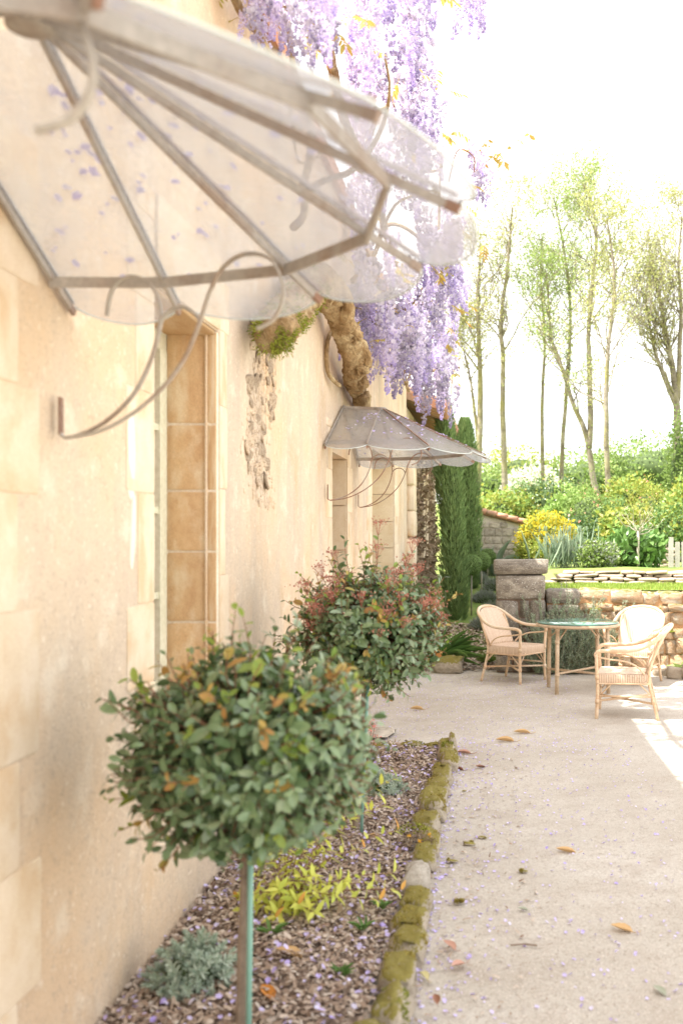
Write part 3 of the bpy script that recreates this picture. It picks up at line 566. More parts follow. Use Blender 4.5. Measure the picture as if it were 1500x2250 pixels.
def raceme(seed, L, wmax, dens):
    r = np.random.default_rng(seed); mb = MB(); n = int(dens * L)
    ax = smooth_path([(0, 0, 0), (.02*r.normal(), .02*r.normal(), -L*.5), (.03*r.normal(), .03*r.normal(), -L)], 12)
    mb.tube(ax, np.linspace(.004, .0015, 12), 4, rnd=.75)
    t = np.sort(r.random(n)) ** .9; a = r.random(n) * 6.283 ; w = wmax * (np.minimum(1, (1.03 - t) * 1.35)) ** 1.0 * r.uniform(.6, 1.0, n)
    C = np.stack([np.interp(t, np.linspace(0, 1, 12), ax[:, k]) for k in range(3)], 1); out = np.stack([np.cos(a), np.sin(a), np.zeros(n)], 1)
    P = C + out * w[:, None] * .5; s = .040 * (1.1 - .68 * t) * r.uniform(.8, 1.2, n)
    up = np.array([0, 0, 1.0])
    ban = (np.array([(0, 0, 0), (.5, .35, .1), (.42, .9, .02), (0, 1.05, -.1), (-.42, .9, .02), (-.5, .35, .1)], float), [np.array([(0, 1, 2, 3)]), np.array([(0, 3, 4, 5)])])
    keel = (np.array([(0, 0, 0), (.22, .45, .1), (0, .95, .3), (-.22, .45, .1), (0, .5, -.2)], float), [np.array([(0, 1, 2), (0, 2, 3), (1, 4, 2), (2, 4, 3)])])
    nn = out + r.normal(size=(n, 3)) * .35; D = up[None] * .9 + out * .55 + r.normal(size=(n, 3)) * .4
    mb.scatter(ban, frames(D, nn), P, s, np.clip(.04 + .62 * t ** 1.5 + r.normal(size=n) * .13, 0, 1))
    D2 = out * 1.0 - up[None] * .35 + r.normal(size=(n, 3)) * .4; mb.scatter(keel, frames(D2, up[None] + r.normal(size=(n, 3)) * .3), P, s * .95, np.clip(.38 + .5 * t + r.normal(size=n) * .16, 0, 1))
    D3 = out * .8 + up[None] * .1 + r.normal(size=(n, 3)) * .7; mb.scatter(ban, frames(D3, -nn), P, s * .75, np.clip(.15 + .5 * t + r.normal(size=n) * .15, 0, 1))
    me = mb.mesh('raceme', False); me.materials.append(m_wist); return me
RM = [raceme(50 + k, L, w, d) for k, (L, w, d) in enumerate([(.50, .145, 210), (.42, .13, 220), (.60, .15, 210), (.34, .115, 230), (.46, .16, 210)])]
def hang(p, s=1.0):
    M = Matrix.Translation(Vector(p) - Vector(wis.location)) @ Euler((rng.normal()*.09, rng.normal()*.09, rng.random()*6.28)).to_matrix().to_4x4() @ Matrix.Scale(s, 4)
    link('raceme', RM[rng.integers(len(RM))], wis, False, None, M)
tops = []
def field(n, px, py, Yr, sz=(.85, 1.2)):
    for _ in range(n):
        Y = rng.uniform(*Yr); p = at(rng.uniform(*px), rng.uniform(*py), Y); p[0] = max(p[0], WX + .06); tops.append(p); hang(p, rng.uniform(*sz))
field(22, (720, 960), (-260, 30), (5.9, 7.2)); field(10, (1000, 1050), (-230, -10), (6.2, 7.2), (.7, 1.0)); field(9, (760, 940), (20, 130), (6.6, 7.8)); field(16, (540, 740), (-60, 50), (4.7, 5.5), (.5, .7)); field(18, (480, 740), (-190, 40), (5.2, 6.6), (.6, .85)); field(8, (960, 1055), (-200, 20), (6.4, 7.4), (.6, .9))
field(38, (760, 960), (120, 520), (7.6, 9.6)); field(5, (1040, 1070), (300, 400), (7.0, 8.0), (.6, .85)); field(16, (930, 1010), (440, 600), (8.8, 10.5)); field(7, (985, 1030), (560, 660), (9.5, 10.6), (.7, .9))
field(40, (775, 960), (560, 740), (8.4, 10.2)); field(30, (830, 990), (650, 800), (9.6, 12.0)); field(20, (930, 1000), (730, 860), (11.5, 14.0), (.8, 1.05)); field(12, (740, 830), (620, 700), (8.6, 9.2), (.6, .9))
LT = leaf_t(.40, .2, .1); wl = MB(); wl.add(*LT); WLM = wl.mesh('leaf', True); WLM.materials.append(m_wleaf)
tops = np.array(tops); mb = MB()
for k in range(120):                                      # pinnate bronze leaves
    p = tops[rng.integers(len(tops))] + rng.normal(size=3) * (.14, .3, .12) + (0.04, 0, .02); p[0] = min(max(p[0], WX + .05), -.02); d = np.array([rng.normal() + .5, rng.normal(), -.3 - rng.random()]); d /= np.linalg.norm(d); Lp = rng.uniform(.10, .2); sd = np.cross(d, (0, 0, 1.)); sd /= np.linalg.norm(sd)
    mb.tube([p, p + d * Lp], .0018, 4, rnd=.2); n = 9; t = np.linspace(.3, 1, n); P = p + d * (t * Lp)[:, None]; sg = np.where(np.arange(n) % 2, 1, -1)[:, None]; D = d * .6 + sd * sg + (0, 0, -.25); D[-1] = d
    mb.scatter(LT, frames(D, np.cross(D, d) * sg + rng.normal(size=(n, 3)) * .2 + (0, 0, .3)), P, rng.uniform(.04, .075, n))
mb.build('leaves', m_wleaf, wis, kind='stuff')
mb = MB(); tend = smooth_path([at(1040, 380, 7.4), at(1075, 350, 7.4), at(1110, 330, 7.3), at(1150, 302, 7.2), at(1185, 288, 7.1)], 24); mb.tube(tend, np.linspace(.004, .0015, 24), 5); mb.tube(smooth_path([at(985, 400, 7.6), at(1005, 330, 7.5), at(1040, 345, 7.4), at(1040, 380, 7.4)], 14), .005, 5); mb.build('tendril', m_twig, wis)
for p in list(tend[4:22:3]) + [at(1000, 290, 7.5), at(1062, 318, 7.4), at(1055, 330, 7.4), at(1072, 308, 7.4), at(985, 300, 7.5)]:
    for q in range(2):
        D = np.array([[rng.normal(), rng.normal(), -.6]]); R = Matrix(frames(D, unit(1))[0].tolist()).to_4x4(); link('leaf', WLM, wis, False, None, Matrix.Translation(Vector(p) - Vector(wis.location)) @ R @ Matrix.Scale(rng.uniform(.045, .075), 4))

# ------------------------------------------------------------------ clipped viburnum standards in the bed
ov = lambda w: (lambda t: w * .5 * math.sin(math.pi * t) ** .62)
VL = [leaf_t(.5, .16, .14, shape=ov(.50)), leaf_t(.4, .26, .10, shape=ov(.44)), leaf_t(.5, .08, .2, shape=ov(.56))]
def lmesh(t, mat):
    mb = MB(); mb.add(*t); me = mb.mesh('leaf', True); me.materials.append(mat); return me
VLM = {k: [lmesh(t, m) for t in VL] for k, m in (('d', m_vleaf), ('l', m_vlime), ('b', m_vbron))}
def standard(name, base, cz, rx, rz, label, seed, buds=0, nsh=760, extra=(), lean=(0, 0)):
    global rng
    keep_rng = rng; rng = np.random.default_rng(seed)
    r = empty(name, base); tag(r, label, 'shrub', 'clipped ball shrubs along the wall'); b = np.array(base, float); C = b + (lean[0], lean[1], cz - b[2])
    mb = MB(); mb.tube(smooth_path([b + (-.012, 0, -.05), b + (-.014, .01, .3), C + (-.005, 0, -.2), C], 14), np.linspace(.019, .014, 14), 8); mb.build('stem', m_stem, r)
    mb = MB(); mb.tube([b + (.012, -.022, -.1), C + (.012, -.022, -.12)], .0095, 8); mb.build('stake', m_stake, r)
    D = unit(nsh); tip = C + D * np.array([rx, rx, rz]) * (1 + .09 * vnoise(D, 4, seed) + .09 * rng.normal(size=nsh))[:, None]
    upw = np.clip(D[:, 2], 0, 1); longs = rng.random(nsh) < .10 + .12 * upw + (.12 if buds else 0); tip += D * (longs * rng.uniform(.02, .12 if buds else .09, nsh))[:, None] + np.array([0, 0, 1]) * (longs * upw * rng.uniform(0, .10, nsh))[:, None]
    if len(extra): tip = np.concatenate([tip, C + np.array(extra)]); D = np.concatenate([D, np.array(extra) / np.linalg.norm(extra, axis=1)[:, None]]); longs = np.concatenate([longs, [True] * len(extra)])
    tw = MB(); LP = []; LD = []; LN = []; LS = []; LK = []
    for k in range(len(tip)):
        d = tip[k] - C; L = np.linalg.norm(d); st = C + d * rng.uniform(.35, .6); mid = (st + tip[k]) / 2 + rng.normal(size=3) * .02 + (0, 0, -.015)
        P = smooth_path([st, mid, tip[k]], 6); tw.tube(P, np.linspace(.0032, .0013, 6), 4, cap=False)
        T = P[-1] - P[-3]; T /= np.linalg.norm(T); nl = 7 if not longs[k] else 9
        span = .13 if not longs[k] else .2; ln = np.linalg.norm(tip[k] - st); sd = np.cross(T, unit(1)[0]); sd /= np.linalg.norm(sd); s2 = np.cross(T, sd)
        young = rng.random() < (.015 + .22 * max(0, D[k][2]) + (.35 if longs[k] else 0)); kind = 'd'
        if young: kind = 'l' if rng.random() < .62 else 'b'
        for j in range(nl):
            f = j / (nl - 1); p = tip[k] - T * span * f * min(1, ln / span) ; a = (j % 2) * math.pi + (j // 2) * 1.57; side = sd * math.cos(a) + s2 * math.sin(a)
            dd = side * (.75 + .35 * f) + T * (.75 - .35 * f) + rng.normal(size=3) * .22 + (0, 0, -.12)
            LP.append(p); LD.append(dd); LN.append(T * .8 + D[k] * .5 + (0, 0, .35) + rng.normal(size=3) * .3); LS.append(rng.uniform(.026, .064) * (.62 + .55 * min(1, f * 2)) * (1.25 if rng.random() < .08 else 1)); LK.append('l' if k >= nsh and D[k][2] < .1 else kind if (j < 4) else ('l' if rng.random() < .04 else 'd'))
    tw.build('twigs', m_twig, r, kind='stuff')
    LP, LD, LN, LS, LK = np.array(LP), np.array(LD), np.array(LN), np.array(LS), np.array(LK)
    R = frames(LD, LN); vis = LP[:, 1] + .35 * np.abs(LP[:, 0] - C[0]) - 1.2 * LS * 3 - .25 * (LK != 'd') * 0; order = np.argsort(vis); big = order[:300]; rest = order[300:]
    for i in big:
        me = VLM[LK[i]][i % 3]; link('leaf', me, r, False, None, Matrix.Translation(Vector(LP[i]) - Vector(base)) @ Matrix(R[i].tolist()).to_4x4() @ Matrix.Scale(LS[i], 4))
    for kk, mt, nm in (('d', m_vleaf, 'foliage'), ('l', m_vlime, 'young_foliage'), ('b', m_vbron, 'bronze_foliage')):
        s = rest[LK[rest] == kk]
        mb = MB()
        for q in range(3): z = s[q::3]; mb.scatter(VL[q], R[z], LP[z], LS[z])
        mb.build(nm, mt, r, kind='stuff')
    if buds:
        mb = MB(); c = np.where((D[:, 2] > -.1) & (D[:, 0] > -.75))[0]; c = rng.choice(c, buds, replace=False); n = 46
        for k in c:
            cc = tip[k] + D[k] * .03 + (0, 0, .035); P = cc + rng.normal(size=(n, 3)) * (.026, .026, .012); P[:, 2] += .012
            mb.scatter(sphere_t(5, 3), np.stack([np.eye(3)] * n), P, rng.uniform(.0025, .0048, n))
            for q in range(8): mb.tube([tip[k], P[q]], .0011, 3, cap=False)
        mb.build('flower_buds', m_bud, r, kind='stuff')
    rng = keep_rng; return r
ex1 = [(-.43, -.05, -.14), (-.40, -.05, -.24), (-.36, 0, .06), (-.34, -.04, .22), (-.12, .02, .38), (.05, 0, .36), (-.28, .05, .30), (.16, 0, .38), (.28, 0, .32), (.36, 0, .22)]
standard('viburnum_standard', (-.79, 3.15, 0), 1.03, .365, .30, 'dark green ball shrub on a green stake nearest in the foreground', 21, 0, 960, ex1, (.012, 0))
ex2 = [(-.13, 0, .52), (.06, 0, .54), (-.35, 0, .28), (.33, 0, .05), (.38, -.02, -.18), (-.22, 0, .42)]
standard('viburnum_standard', (-.77, 5.6, 0), 1.18, .38, .30, 'ball shrub with red flower buds behind the nearest one', 33, 52, 860, ex2, (.05, 0))

# ------------------------------------------------------------------ bark mulch, fallen petals, gravel grains
n = 30000; P = np.stack([rng.uniform(WX, -.44, n), 2.6 + 5.4 * rng.random(n), np.zeros(n)], 1); P[:, 2] = bedh(P[:, 0], P[:, 1]) + rng.uniform(.0, .02, n)
D = unit(n); D[:, 2] *= .3; N = unit(n) * .45 + (0, 0, 1); chip = (np.array([(-.5, 0, 0), (.5, .05, .1), (.45, .5, .3), (.3, 1, .1), (-.35, .95, 0), (-.45, .5, .2)], float), [np.array([(0, 1, 2, 5), (5, 2, 3, 4)])])
L = rng.uniform(.012, .038, n) * rng.uniform(.6, 1.25, n); mb = MB(); mb.scatter(chip, frames(D, N), P, np.stack([L * rng.uniform(.25, .6, n), L, L * .4], 1)); mb.build('bark_mulch', m_chip, bed, kind='stuff')
def petals(name, n, xr, yr, zf, label, parent=None, sz=(.008, .02), pw=1.0):
    P = np.stack([xr[0] + (xr[1] - xr[0]) * rng.random(n) ** pw, rng.uniform(*yr, n), np.zeros(n)], 1); P[:, 2] = zf(P[:, 0], P[:, 1]) + .004
    mb = MB(); mb.scatter(PET, frames(unit(n) * (1, 1, .3), unit(n) * .6 + (0, 0, 1)), P, rng.uniform(*sz, n)); o = mb.build(name, m_petal, parent, kind='stuff')
    if parent is None: tag(o, label, 'petals')
petals('fallen_petals', 1250, (WX, -.42), (2.6, 8), lambda X, Y: bedh(X, Y) + .022, '', bed, (.010, .027))
petals('fallen_petals', 1500, (-.3, 1.1), (2.6, 8.5), und, 'scattered lilac petals on the gravel beside the kerb', None, (.007, .020), 2.4)
petals('fallen_petals', 3400, (-1.3, .9), (7.9, 12.5), und, 'carpet of lilac petals on the gravel beyond the bed', None, (.006, .013), 1.3)
n = 34000; Yg = 2.8 / (1 - .78 * rng.random(n)); P = np.stack([-.34 + rng.random(n) * (Yg * .26 + .5), Yg, np.zeros(n)], 1); P[:, 2] = und(P[:, 0], P[:, 1]) + .0005
octa = (np.array([(1, 0, 0), (0, 1, 0), (-1, 0, 0), (0, -1, 0), (0, 0, .7)], float), np.array([(0, 1, 4), (1, 2, 4), (2, 3, 4), (3, 0, 4)]))
a = rng.random(n) * 6.28; R = np.zeros((n, 3, 3)); R[:, 0, 0] = np.cos(a); R[:, 0, 1] = -np.sin(a); R[:, 1, 0] = np.sin(a); R[:, 1, 1] = np.cos(a); R[:, 2, 2] = 1
mb = MB(); mb.scatter(octa, R, P, np.stack([rng.uniform(.0015, .0055, n) , rng.uniform(.0015, .0045, n), rng.uniform(.001, .003, n)], 1)); tag(mb.build('gravel_grains', m_grain, smooth=False), 'loose coarse grains lying on the gravel', 'gravel', kind='stuff')
n = 700; P = np.stack([-.33 + .55 * rng.random(n) ** 2, rng.uniform(2.8, 8.2, n), np.full(n, .008)], 1); D = unit(n); D[:, 2] *= .15; L = rng.uniform(.008, .035, n)
mb = MB(); mb.scatter(chip, frames(D, unit(n) * .3 + (0, 0, 1)), P, np.stack([L * .35, L, L * .3], 1)); tag(mb.build('bark_crumbs', m_chip), 'brown bark crumbs and debris along the kerb foot', 'debris', kind='stuff')

# ------------------------------------------------------------------ mossy kerb
kerb = empty('stone_kerb', (-.39, 5.5, 0)); tag(kerb, 'low kerb of mossy stones between the flower bed and gravel', 'kerb')
km = [rock_mesh('kerb_stone', m_kerb, 300 + k, .22, sq=.48) for k in range(5)] + [rock_mesh('kerb_stone', m_kerb, 340 + k, .3, sq=.62) for k in range(4)]; bare = [rock_mesh('kerb_stone', m_shed, 320, .16, sq=.55)]
def mossfuzz(parent, c, d, n, mat=m_moss):
    V = unit(n); V[:, 2] = np.abs(V[:, 2]); V = np.sign(V) * np.abs(V) ** .6; P = np.asarray(c) + V * np.asarray(d) * .5 * rng.uniform(.92, 1.03, (n, 1)); P = P[vnoise(P, 17, 9) > .1]; n = len(P); V = P - np.asarray(c)
    mb = MB(); mb.scatter(BLADE, frames(V / np.asarray(d) + rng.normal(size=(n, 3)) * .35 + (0, 0, .25), unit(n)), P, np.stack([rng.uniform(.003, .006, n), rng.uniform(.006, .014, n), np.full(n, .006)], 1)); return mb.build('moss', mat, parent, kind='stuff')
y = 2.95; k = 0; BARE = 5
while y < 7.75:
    L = random.uniform(.15, .36) if y < 6 else random.uniform(.14, .30); w = random.uniform(.11, .15); h = random.uniform(.08, .19); x = -.368 + random.uniform(-.03, .02) + .012 * math.sin(y * 2)
    s = stone(kerb, bare if abs(y - 4.75) < .15 else km, (x, y + L/2, .03), (w * 1.1, L * 1.0, h), tilt=.2, name='kerb_stone')
    if not abs(y - 4.75) < .15: mossfuzz(kerb, (x, y + L/2, .033), (w * 1.02, L * .9, h * .98), 1100, m_moss if random.random() < .75 else m_mossbr)
    y += L * random.uniform(.98, 1.12); k += 1
for (x, w) in ((-.47, .18), (-.66, .2), (-.9, .22), (-1.15, .2)): stone(kerb, km, (x, 7.92, .02), (w, .15, .12), tilt=.06, name='kerb_stone'); mossfuzz(kerb, (x, 7.92, .025), (w, .15, .12), 700, m_mossbr if x < -.5 else m_moss)
stone(kerb, km, (-.335, 7.86, .06), (.06, .12, .2), tilt=.12, name='kerb_stone')

# ------------------------------------------------------------------ plants in the bed
def clump(name, loc, label, cat, mat, fn, group=None, part='leaf', pmat=None):
    r = empty(name, loc); tag(r, label, cat, group); fn(r, np.array(loc, float)); return r
def silver(r, c, R, H, n):
    mb = MB(); t = leaf_t(.34, .1, .15, (0, .35, .75, 1))
    for k in range(n):
        d = unit(1)[0]; d[2] = abs(d[2]) * .9 + .12; d /= np.linalg.norm(d); p = c + d * np.array([R, R, H]) * rng.uniform(.55, 1.05); m = 17; j = np.arange(m); a = j * 2.4; e = np.cross(d, (0.3, .2, .5)); e /= np.linalg.norm(e); f = np.cross(d, e)
        out = np.cos(a)[:, None] * e + np.sin(a)[:, None] * f; rise = (j / m)[:, None]; D = out * (1 - .6 * rise) + d * (.35 + rise); P = p + d * (rise * .03); mb.scatter(t, frames(D, d + out * -.3), P, rng.uniform(.022, .036, m) * (1.15 - .5 * j / m))
    mb.build('foliage', m_silv, r, kind='stuff'); V, F = blob(c + (0, 0, H * .3), (R * .62, R * .62, H * .42), 3, .15); mb = MB(); mb.add(V, F); mb.build('stems', m_core, r)  # the stems part is a dark filler blob, shade put into its colour
clump('silver_artemisia', (-1.13, 3.72, .03), 'silvery grey cushion plant beside the wall at the bottom', 'plant', None, lambda r, c: silver(r, c, .15, .16, 170), 'silver cushion plants')
clump('silver_artemisia', (-.74, 6.5, .03), 'small silvery cushion plant beyond the second stake', 'plant', None, lambda r, c: silver(r, c, .15, .13, 130), 'silver cushion plants')
SL = leaf_t(.36, .2, .12); SLM = lmesh(SL, m_spir); SLO = lmesh(SL, m_spiro)
def spirea(r, c, shoots):
    tw = MB(); cnt = 0
    for (tx_, ty_, tz_) in shoots:
        tip = c + np.array([tx_, ty_, tz_]); P = smooth_path([c + rng.normal(size=3) * (.02, .02, 0), c + np.array([tx_*.45, ty_*.45, tz_*.75 + .02]), tip], 10); tw.tube(P, np.linspace(.003, .0012, 10), 4)
        for j in range(15):
            f = .2 + .8 * j / 14; p = np.array([np.interp(f, np.linspace(0, 1, 10), P[:, q]) for q in range(3)]); T = tip - c; T /= np.linalg.norm(T); a = j * 2.4; e = np.cross(T, (0, 0, 1.)); e /= np.linalg.norm(e) + 1e-6; g = np.cross(e, T); D = np.cos(a) * e + np.sin(a) * g + T * .6 + (0, 0, -.15)
            me = SLO if (j == 14 and rng.random() < .45) else SLM; Rm = Matrix(frames(D[None], (T + np.array([0, 0, .8]) + rng.normal(size=3) * .3)[None])[0].tolist()).to_4x4(); link('leaf', me, r, False, None, Matrix.Translation(Vector(p) - Vector(c)) @ Rm @ Matrix.Scale(rng.uniform(.042, .072), 4))
    tw.build('twigs', m_twig, r, kind='stuff')
sh = [(.0, -.1, .12), (.08, -.12, .08), (-.1, -.08, .10), (.25, .0, .12), (.34, .05, .10), (.17, .1, .2), (.24, .2, .26), (.05, .1, .22), (-.12, .1, .2), (-.16, 0, .14), (.12, -.05, .15), (.30, .25, .30), (.2, .3, .34), (.0, .2, .24), (.38, -.04, .07), (.15, -.15, .06), (-.05, 0, .2), (.1, .02, .24), (-.1, .25, .2), (.22, -.1, .10), (.42, .1, .12), (.46, .0, .09), (.36, .35, .30), (.42, .3, .22), (.30, .12, .2), (.1, .35, .3), (-.06, .35, .26), (.26, .42, .36), (.40, .45, .38), (.0, -.16, .05), (-.14, -.12, .06)]
clump('golden_spirea', (-.93, 4.38, .04), 'lime yellow leafy spirea spreading under the nearest ball shrub', 'shrub', None, lambda r, c: spirea(r, c, [(x * 1.12, y_ * 1.1, z * 1.3) for x, y_, z in sh]))
clump('golden_seedling', (-1.13, 4.52, .03), 'tiny yellow seedling in the mulch beside the wall', 'plant', None, lambda r, c: spirea(r, c, [(.05, 0, .04), (-.04, .02, .03), (.02, -.05, .03)]))
def coral(r, c):
    mb = MB(); fl = MB()
    for k in range(7):
        t = c + np.array([rng.normal() * .09, rng.normal() * .06, rng.uniform(.16, .27)]); mb.tube(smooth_path([c, (c + t) / 2 + (.01, 0, .02), t], 6), .0018, 4); n = 16; fl.scatter(QUADLEAF, frames(unit(n), unit(n)), t + rng.normal(size=(n, 3)) * (.012, .012, .02), rng.uniform(.010, .02, n))
    n = 26; D = unit(n); D[:, 2] = .3; mb.build('stems', m_twig, r, kind='stuff'); fl.build('flowers', m_coral, r, kind='stuff'); g = MB(); g.scatter(leaf_t(.8, .2, .1), frames(D, unit(n) * .2 + (0, 0, 1)), c + D * .03 + (0, 0, .03), rng.uniform(.04, .06, n)); g.build('leaves', m_vleaf, r, kind='stuff')
clump('coral_bells', (-.97, 7.45, .04), 'coral red flower spikes at the far end of the bed', 'flower', None, coral)
def tuft(r, c, n, L, w, mat, spread=.7, part='blades', droop=.3):
    D = unit(n) * (spread, spread, .2) + (0, 0, .8); mb = MB(); t = leaf_t(1, droop, .2, (0, .3, .6, .85, 1)); mb.scatter(t, frames(D, -D * (1, 1, 0) + rng.normal(size=(n, 3)) * .15 + (0, 0, .4)), c + rng.normal(size=(n, 3)) * (L * .06, L * .06, 0), np.stack([np.full(n, w) * rng.uniform(.7, 1.2, n), L * rng.uniform(.6, 1.1, n), L * rng.uniform(.6, 1.1, n)], 1)); return mb.build(part, mat, r, kind='stuff')
def potent(r, c):
    n = 420; D = unit(n); D[:, 2] = np.abs(D[:, 2]); mb = MB(); mb.scatter(QUADLEAF, frames(unit(n), unit(n)), c + D * (.10, .10, .08) * rng.uniform(.5, 1, (n, 1)), rng.uniform(.010, .018, n)); mb.build('foliage', m_dry, r, kind='stuff')
    mb = MB(); n = 90; P = c + unit(n) * (.09, .05, .02) + (-.05, .06, .07); mb.scatter(QUADLEAF, frames(unit(n), unit(n)), P, rng.uniform(.014, .024, n)); mb.build('fresh_leaves', m_mossbr, r, kind='stuff')
    for q in ((-.05, -.08, .07), (.01, -.1, .05), (.06, -.05, .07)):
        mb = MB(); n = 12; mb.scatter(QUADLEAF, frames(unit(n), unit(n)), c + np.array(q) + rng.normal(size=(n, 3)) * .004, np.full(n, .012)); mb.build('flower', m_orange, r)
clump('rock_rose', (-.41, 5.35, .06), 'small brownish plant with tiny orange flowers growing over the kerb', 'plant', None, potent)
for (x, y_, n, L, lab) in ((-.50, 4.44, 9, .07, 'small green seedling beside the bare kerb stone'), (-.56, 4.2, 8, .08, 'small green seedling in mulch near a mossy kerb stone'), (-.58, 3.75, 12, .07, 'little green weed at the kerb edge of the bed'), (-.66, 7.85, 26, .06, 'bright green moss tuft at the far corner of the bed'), (-.93, 4.12, 7, .1, 'small green weed under the yellow spirea')):
    clump('seedling', (x, y_, .05), lab, 'plant', None, lambda r, c: tuft(r, c, n, L, .016, m_mossbr if n > 20 else m_green))
# strap-leaved plant by the far end of the wall with a mossy stone
clump('strap_leaf_lily', (-.72, 13.3, .02), 'green strap-leaved plant at the wall foot behind the budded shrub', 'plant', None, lambda r, c: tuft(r, c, 60, .62, .035, m_green, .9, 'leaves', .6))
ms = stone(None, km[5:], (-.6, 12.75, .07), (.36, .3, .24), name='mossy_boulder', tilt=.2); tag(ms, 'mossy boulder at the wall foot beyond the shrubs', 'rock')
sl_ = stone(None, bare, (-1.05, 8.7, .012), (.34, .5, .03), name='slate_slab', tilt=.005); tag(sl_, 'grey flat slab lying at the doorstep', 'slab')

# ------------------------------------------------------------------ fallen leaves, twig and moss crumbs on the gravel
FL = [leaf_t(.42, -.10, .5), leaf_t(.5, -.2, .4), leaf_t(.36, -.08, .7)]; FLM = [lmesh(t, m_dleaf) for t in FL]
dl2 = {'tan': leafy('tan_leaf', [(.62, .40, .18), (.66, .45, .22)], .2, .5, .3), 'pale': leafy('pale_yellow_leaf', [(.68, .62, .32)], .2, .5, .3), 'grey': leafy('grey_green_leaf', [(.36, .38, .28)], .1, .6, .3), 'brown': leafy('brown_leaf', [(.22, .09, .05), (.28, .12, .06)], .1, .5, .4), 'pink': leafy('pinkish_leaf', [(.50, .28, .20)], .1, .5, .3), 'or': leafy('orange_leaf', [(.66, .27, .05)], .2, .5, .3)}
def fallen(px, py, L, rz, k, label, z=.003, ti=0, roll=0):
    p = at(px, py, EYE * FPX / (py - VY)); me = FLM[ti].copy(); me.materials[0] = dl2.get(k, m_dleaf); o = link('fallen_leaf', me); o.location = (p[0], p[1], z); o.rotation_euler = (roll, random.uniform(-.1, .1), rz); o.scale = (L, L, L); tag(o, label, 'leaf', 'fallen leaves')
    st = MB(); st.tube(np.array([(0, 0, 0), (0, -.15, .02), (.03, -.32, .09)]), .014, 5); s = st.build('leaf_stalk', dl2.get(k, m_dleaf), o, False)
for a in [(1130, 1630, .16, 1.45, 'tan', 'long thin tan leaf lying left of the two before the table', 0), (1165, 1612, .15, 1.5, 'tan', 'olive brown curled leaf right of the two before the table', 0), (1265, 1875, .11, 1.5, 'tan', 'golden tan curled leaf alone on the open gravel', 1), (1390, 2050, .10, 1.2, 'tan', 'tan curled leaf at the right edge of the gravel', 1),
          (1035, 1657, .13, 1.5, 'pink', 'brown flat leaf just beyond the kerb end', 0), (1065, 1686, .085, 2.2, 'brown', 'dark brown cupped leaf near the kerb end', 1), (1018, 1694, .09, 1.2, 'brown', 'reddish brown leaf touching the kerb end', 2), (1462, 2190, .07, .6, 'grey', 'grey green leaf at the lower right of the gravel', 1), (1000, 2090, .085, .7, 'pink', 'pinkish cupped leaf right of the near kerb stones', 1),
          (1022, 2118, .08, 2.4, 'pink', 'dull brown squarish leaf just below the pinkish one', 1), (940, 2158, .08, .5, 'pale', 'pale yellow leaf against the kerb', 2), (935, 2092, .045, 1.2, 'brown', 'small dark red leaf against the near kerb', 1), (1160, 2002, .05, 1.4, 'grey', 'small grey leaf in the middle of the gravel', 1), (930, 1560, .14, 1.5, 'tan', 'thin brown leaf on the gravel under the budded shrub', 2)]: fallen(*a[:6], ti=a[6])
for a in [(815, 1795, .12, 1.4, 'or', 'bright orange leaf on the mulch below the far silver plant', 1), (600, 2235, .1, .6, 'or', 'orange brown leaf at the bottom of the bed', 1), (665, 2140, .12, 1.2, 'tan', 'broad tan leaf on the mulch near the bottom', 1), (835, 1860, .07, 1.8, 'tan', 'tan leaf on the mulch beside the second stake', 0), (960, 2245, .06, .2, 'brown', 'dark curled scrap at the bottom of the kerb', 1)]: fallen(*a[:6], z=.06, ti=a[6])
p = at(1150, 2080, EYE * FPX / (2080 - VY)); mb = MB(); mb.tube(smooth_path([p + (-.055, 0, .006), p + (0, .004, .009), p + (.055, -.003, .006)], 8), [.004, .0042, .004, .0038, .004, .004, .0045, .005], 6); tag(mb.build('twig', m_stem), 'short straight twig on the gravel', 'twig')
for k, (px, py, s, lab) in enumerate([(1028, 1857, .06, 'largest moss crumb on the gravel beside the kerb'), (1058, 1843, .045, 'moss crumb on the gravel right of the largest one'), (993, 1895, .05, 'moss crumb close to the kerb by the bare stone'), (1150, 1918, .035, 'small dark moss crumb out on the gravel'), (1008, 1985, .035, 'small moss crumb beside the mossy kerb stones'), (1020, 1740, .03, 'round dark seed crumb near the kerb')]):
    p = at(px, py, EYE * FPX / (py - VY)); r = empty('moss_crumb', (p[0], p[1], .004)); tag(r, lab, 'moss', 'moss crumbs on the gravel'); V, F = blob((p[0], p[1], .008), (s * .55, s * .35, s * .16), k, .5, 3, 14, 9); mb = MB(); mb.add(V, F); mb.build('clod', m_kerb, r); mossfuzz(r, (p[0], p[1], .006), (s * 1.1, s * .7, s * .4), 500)

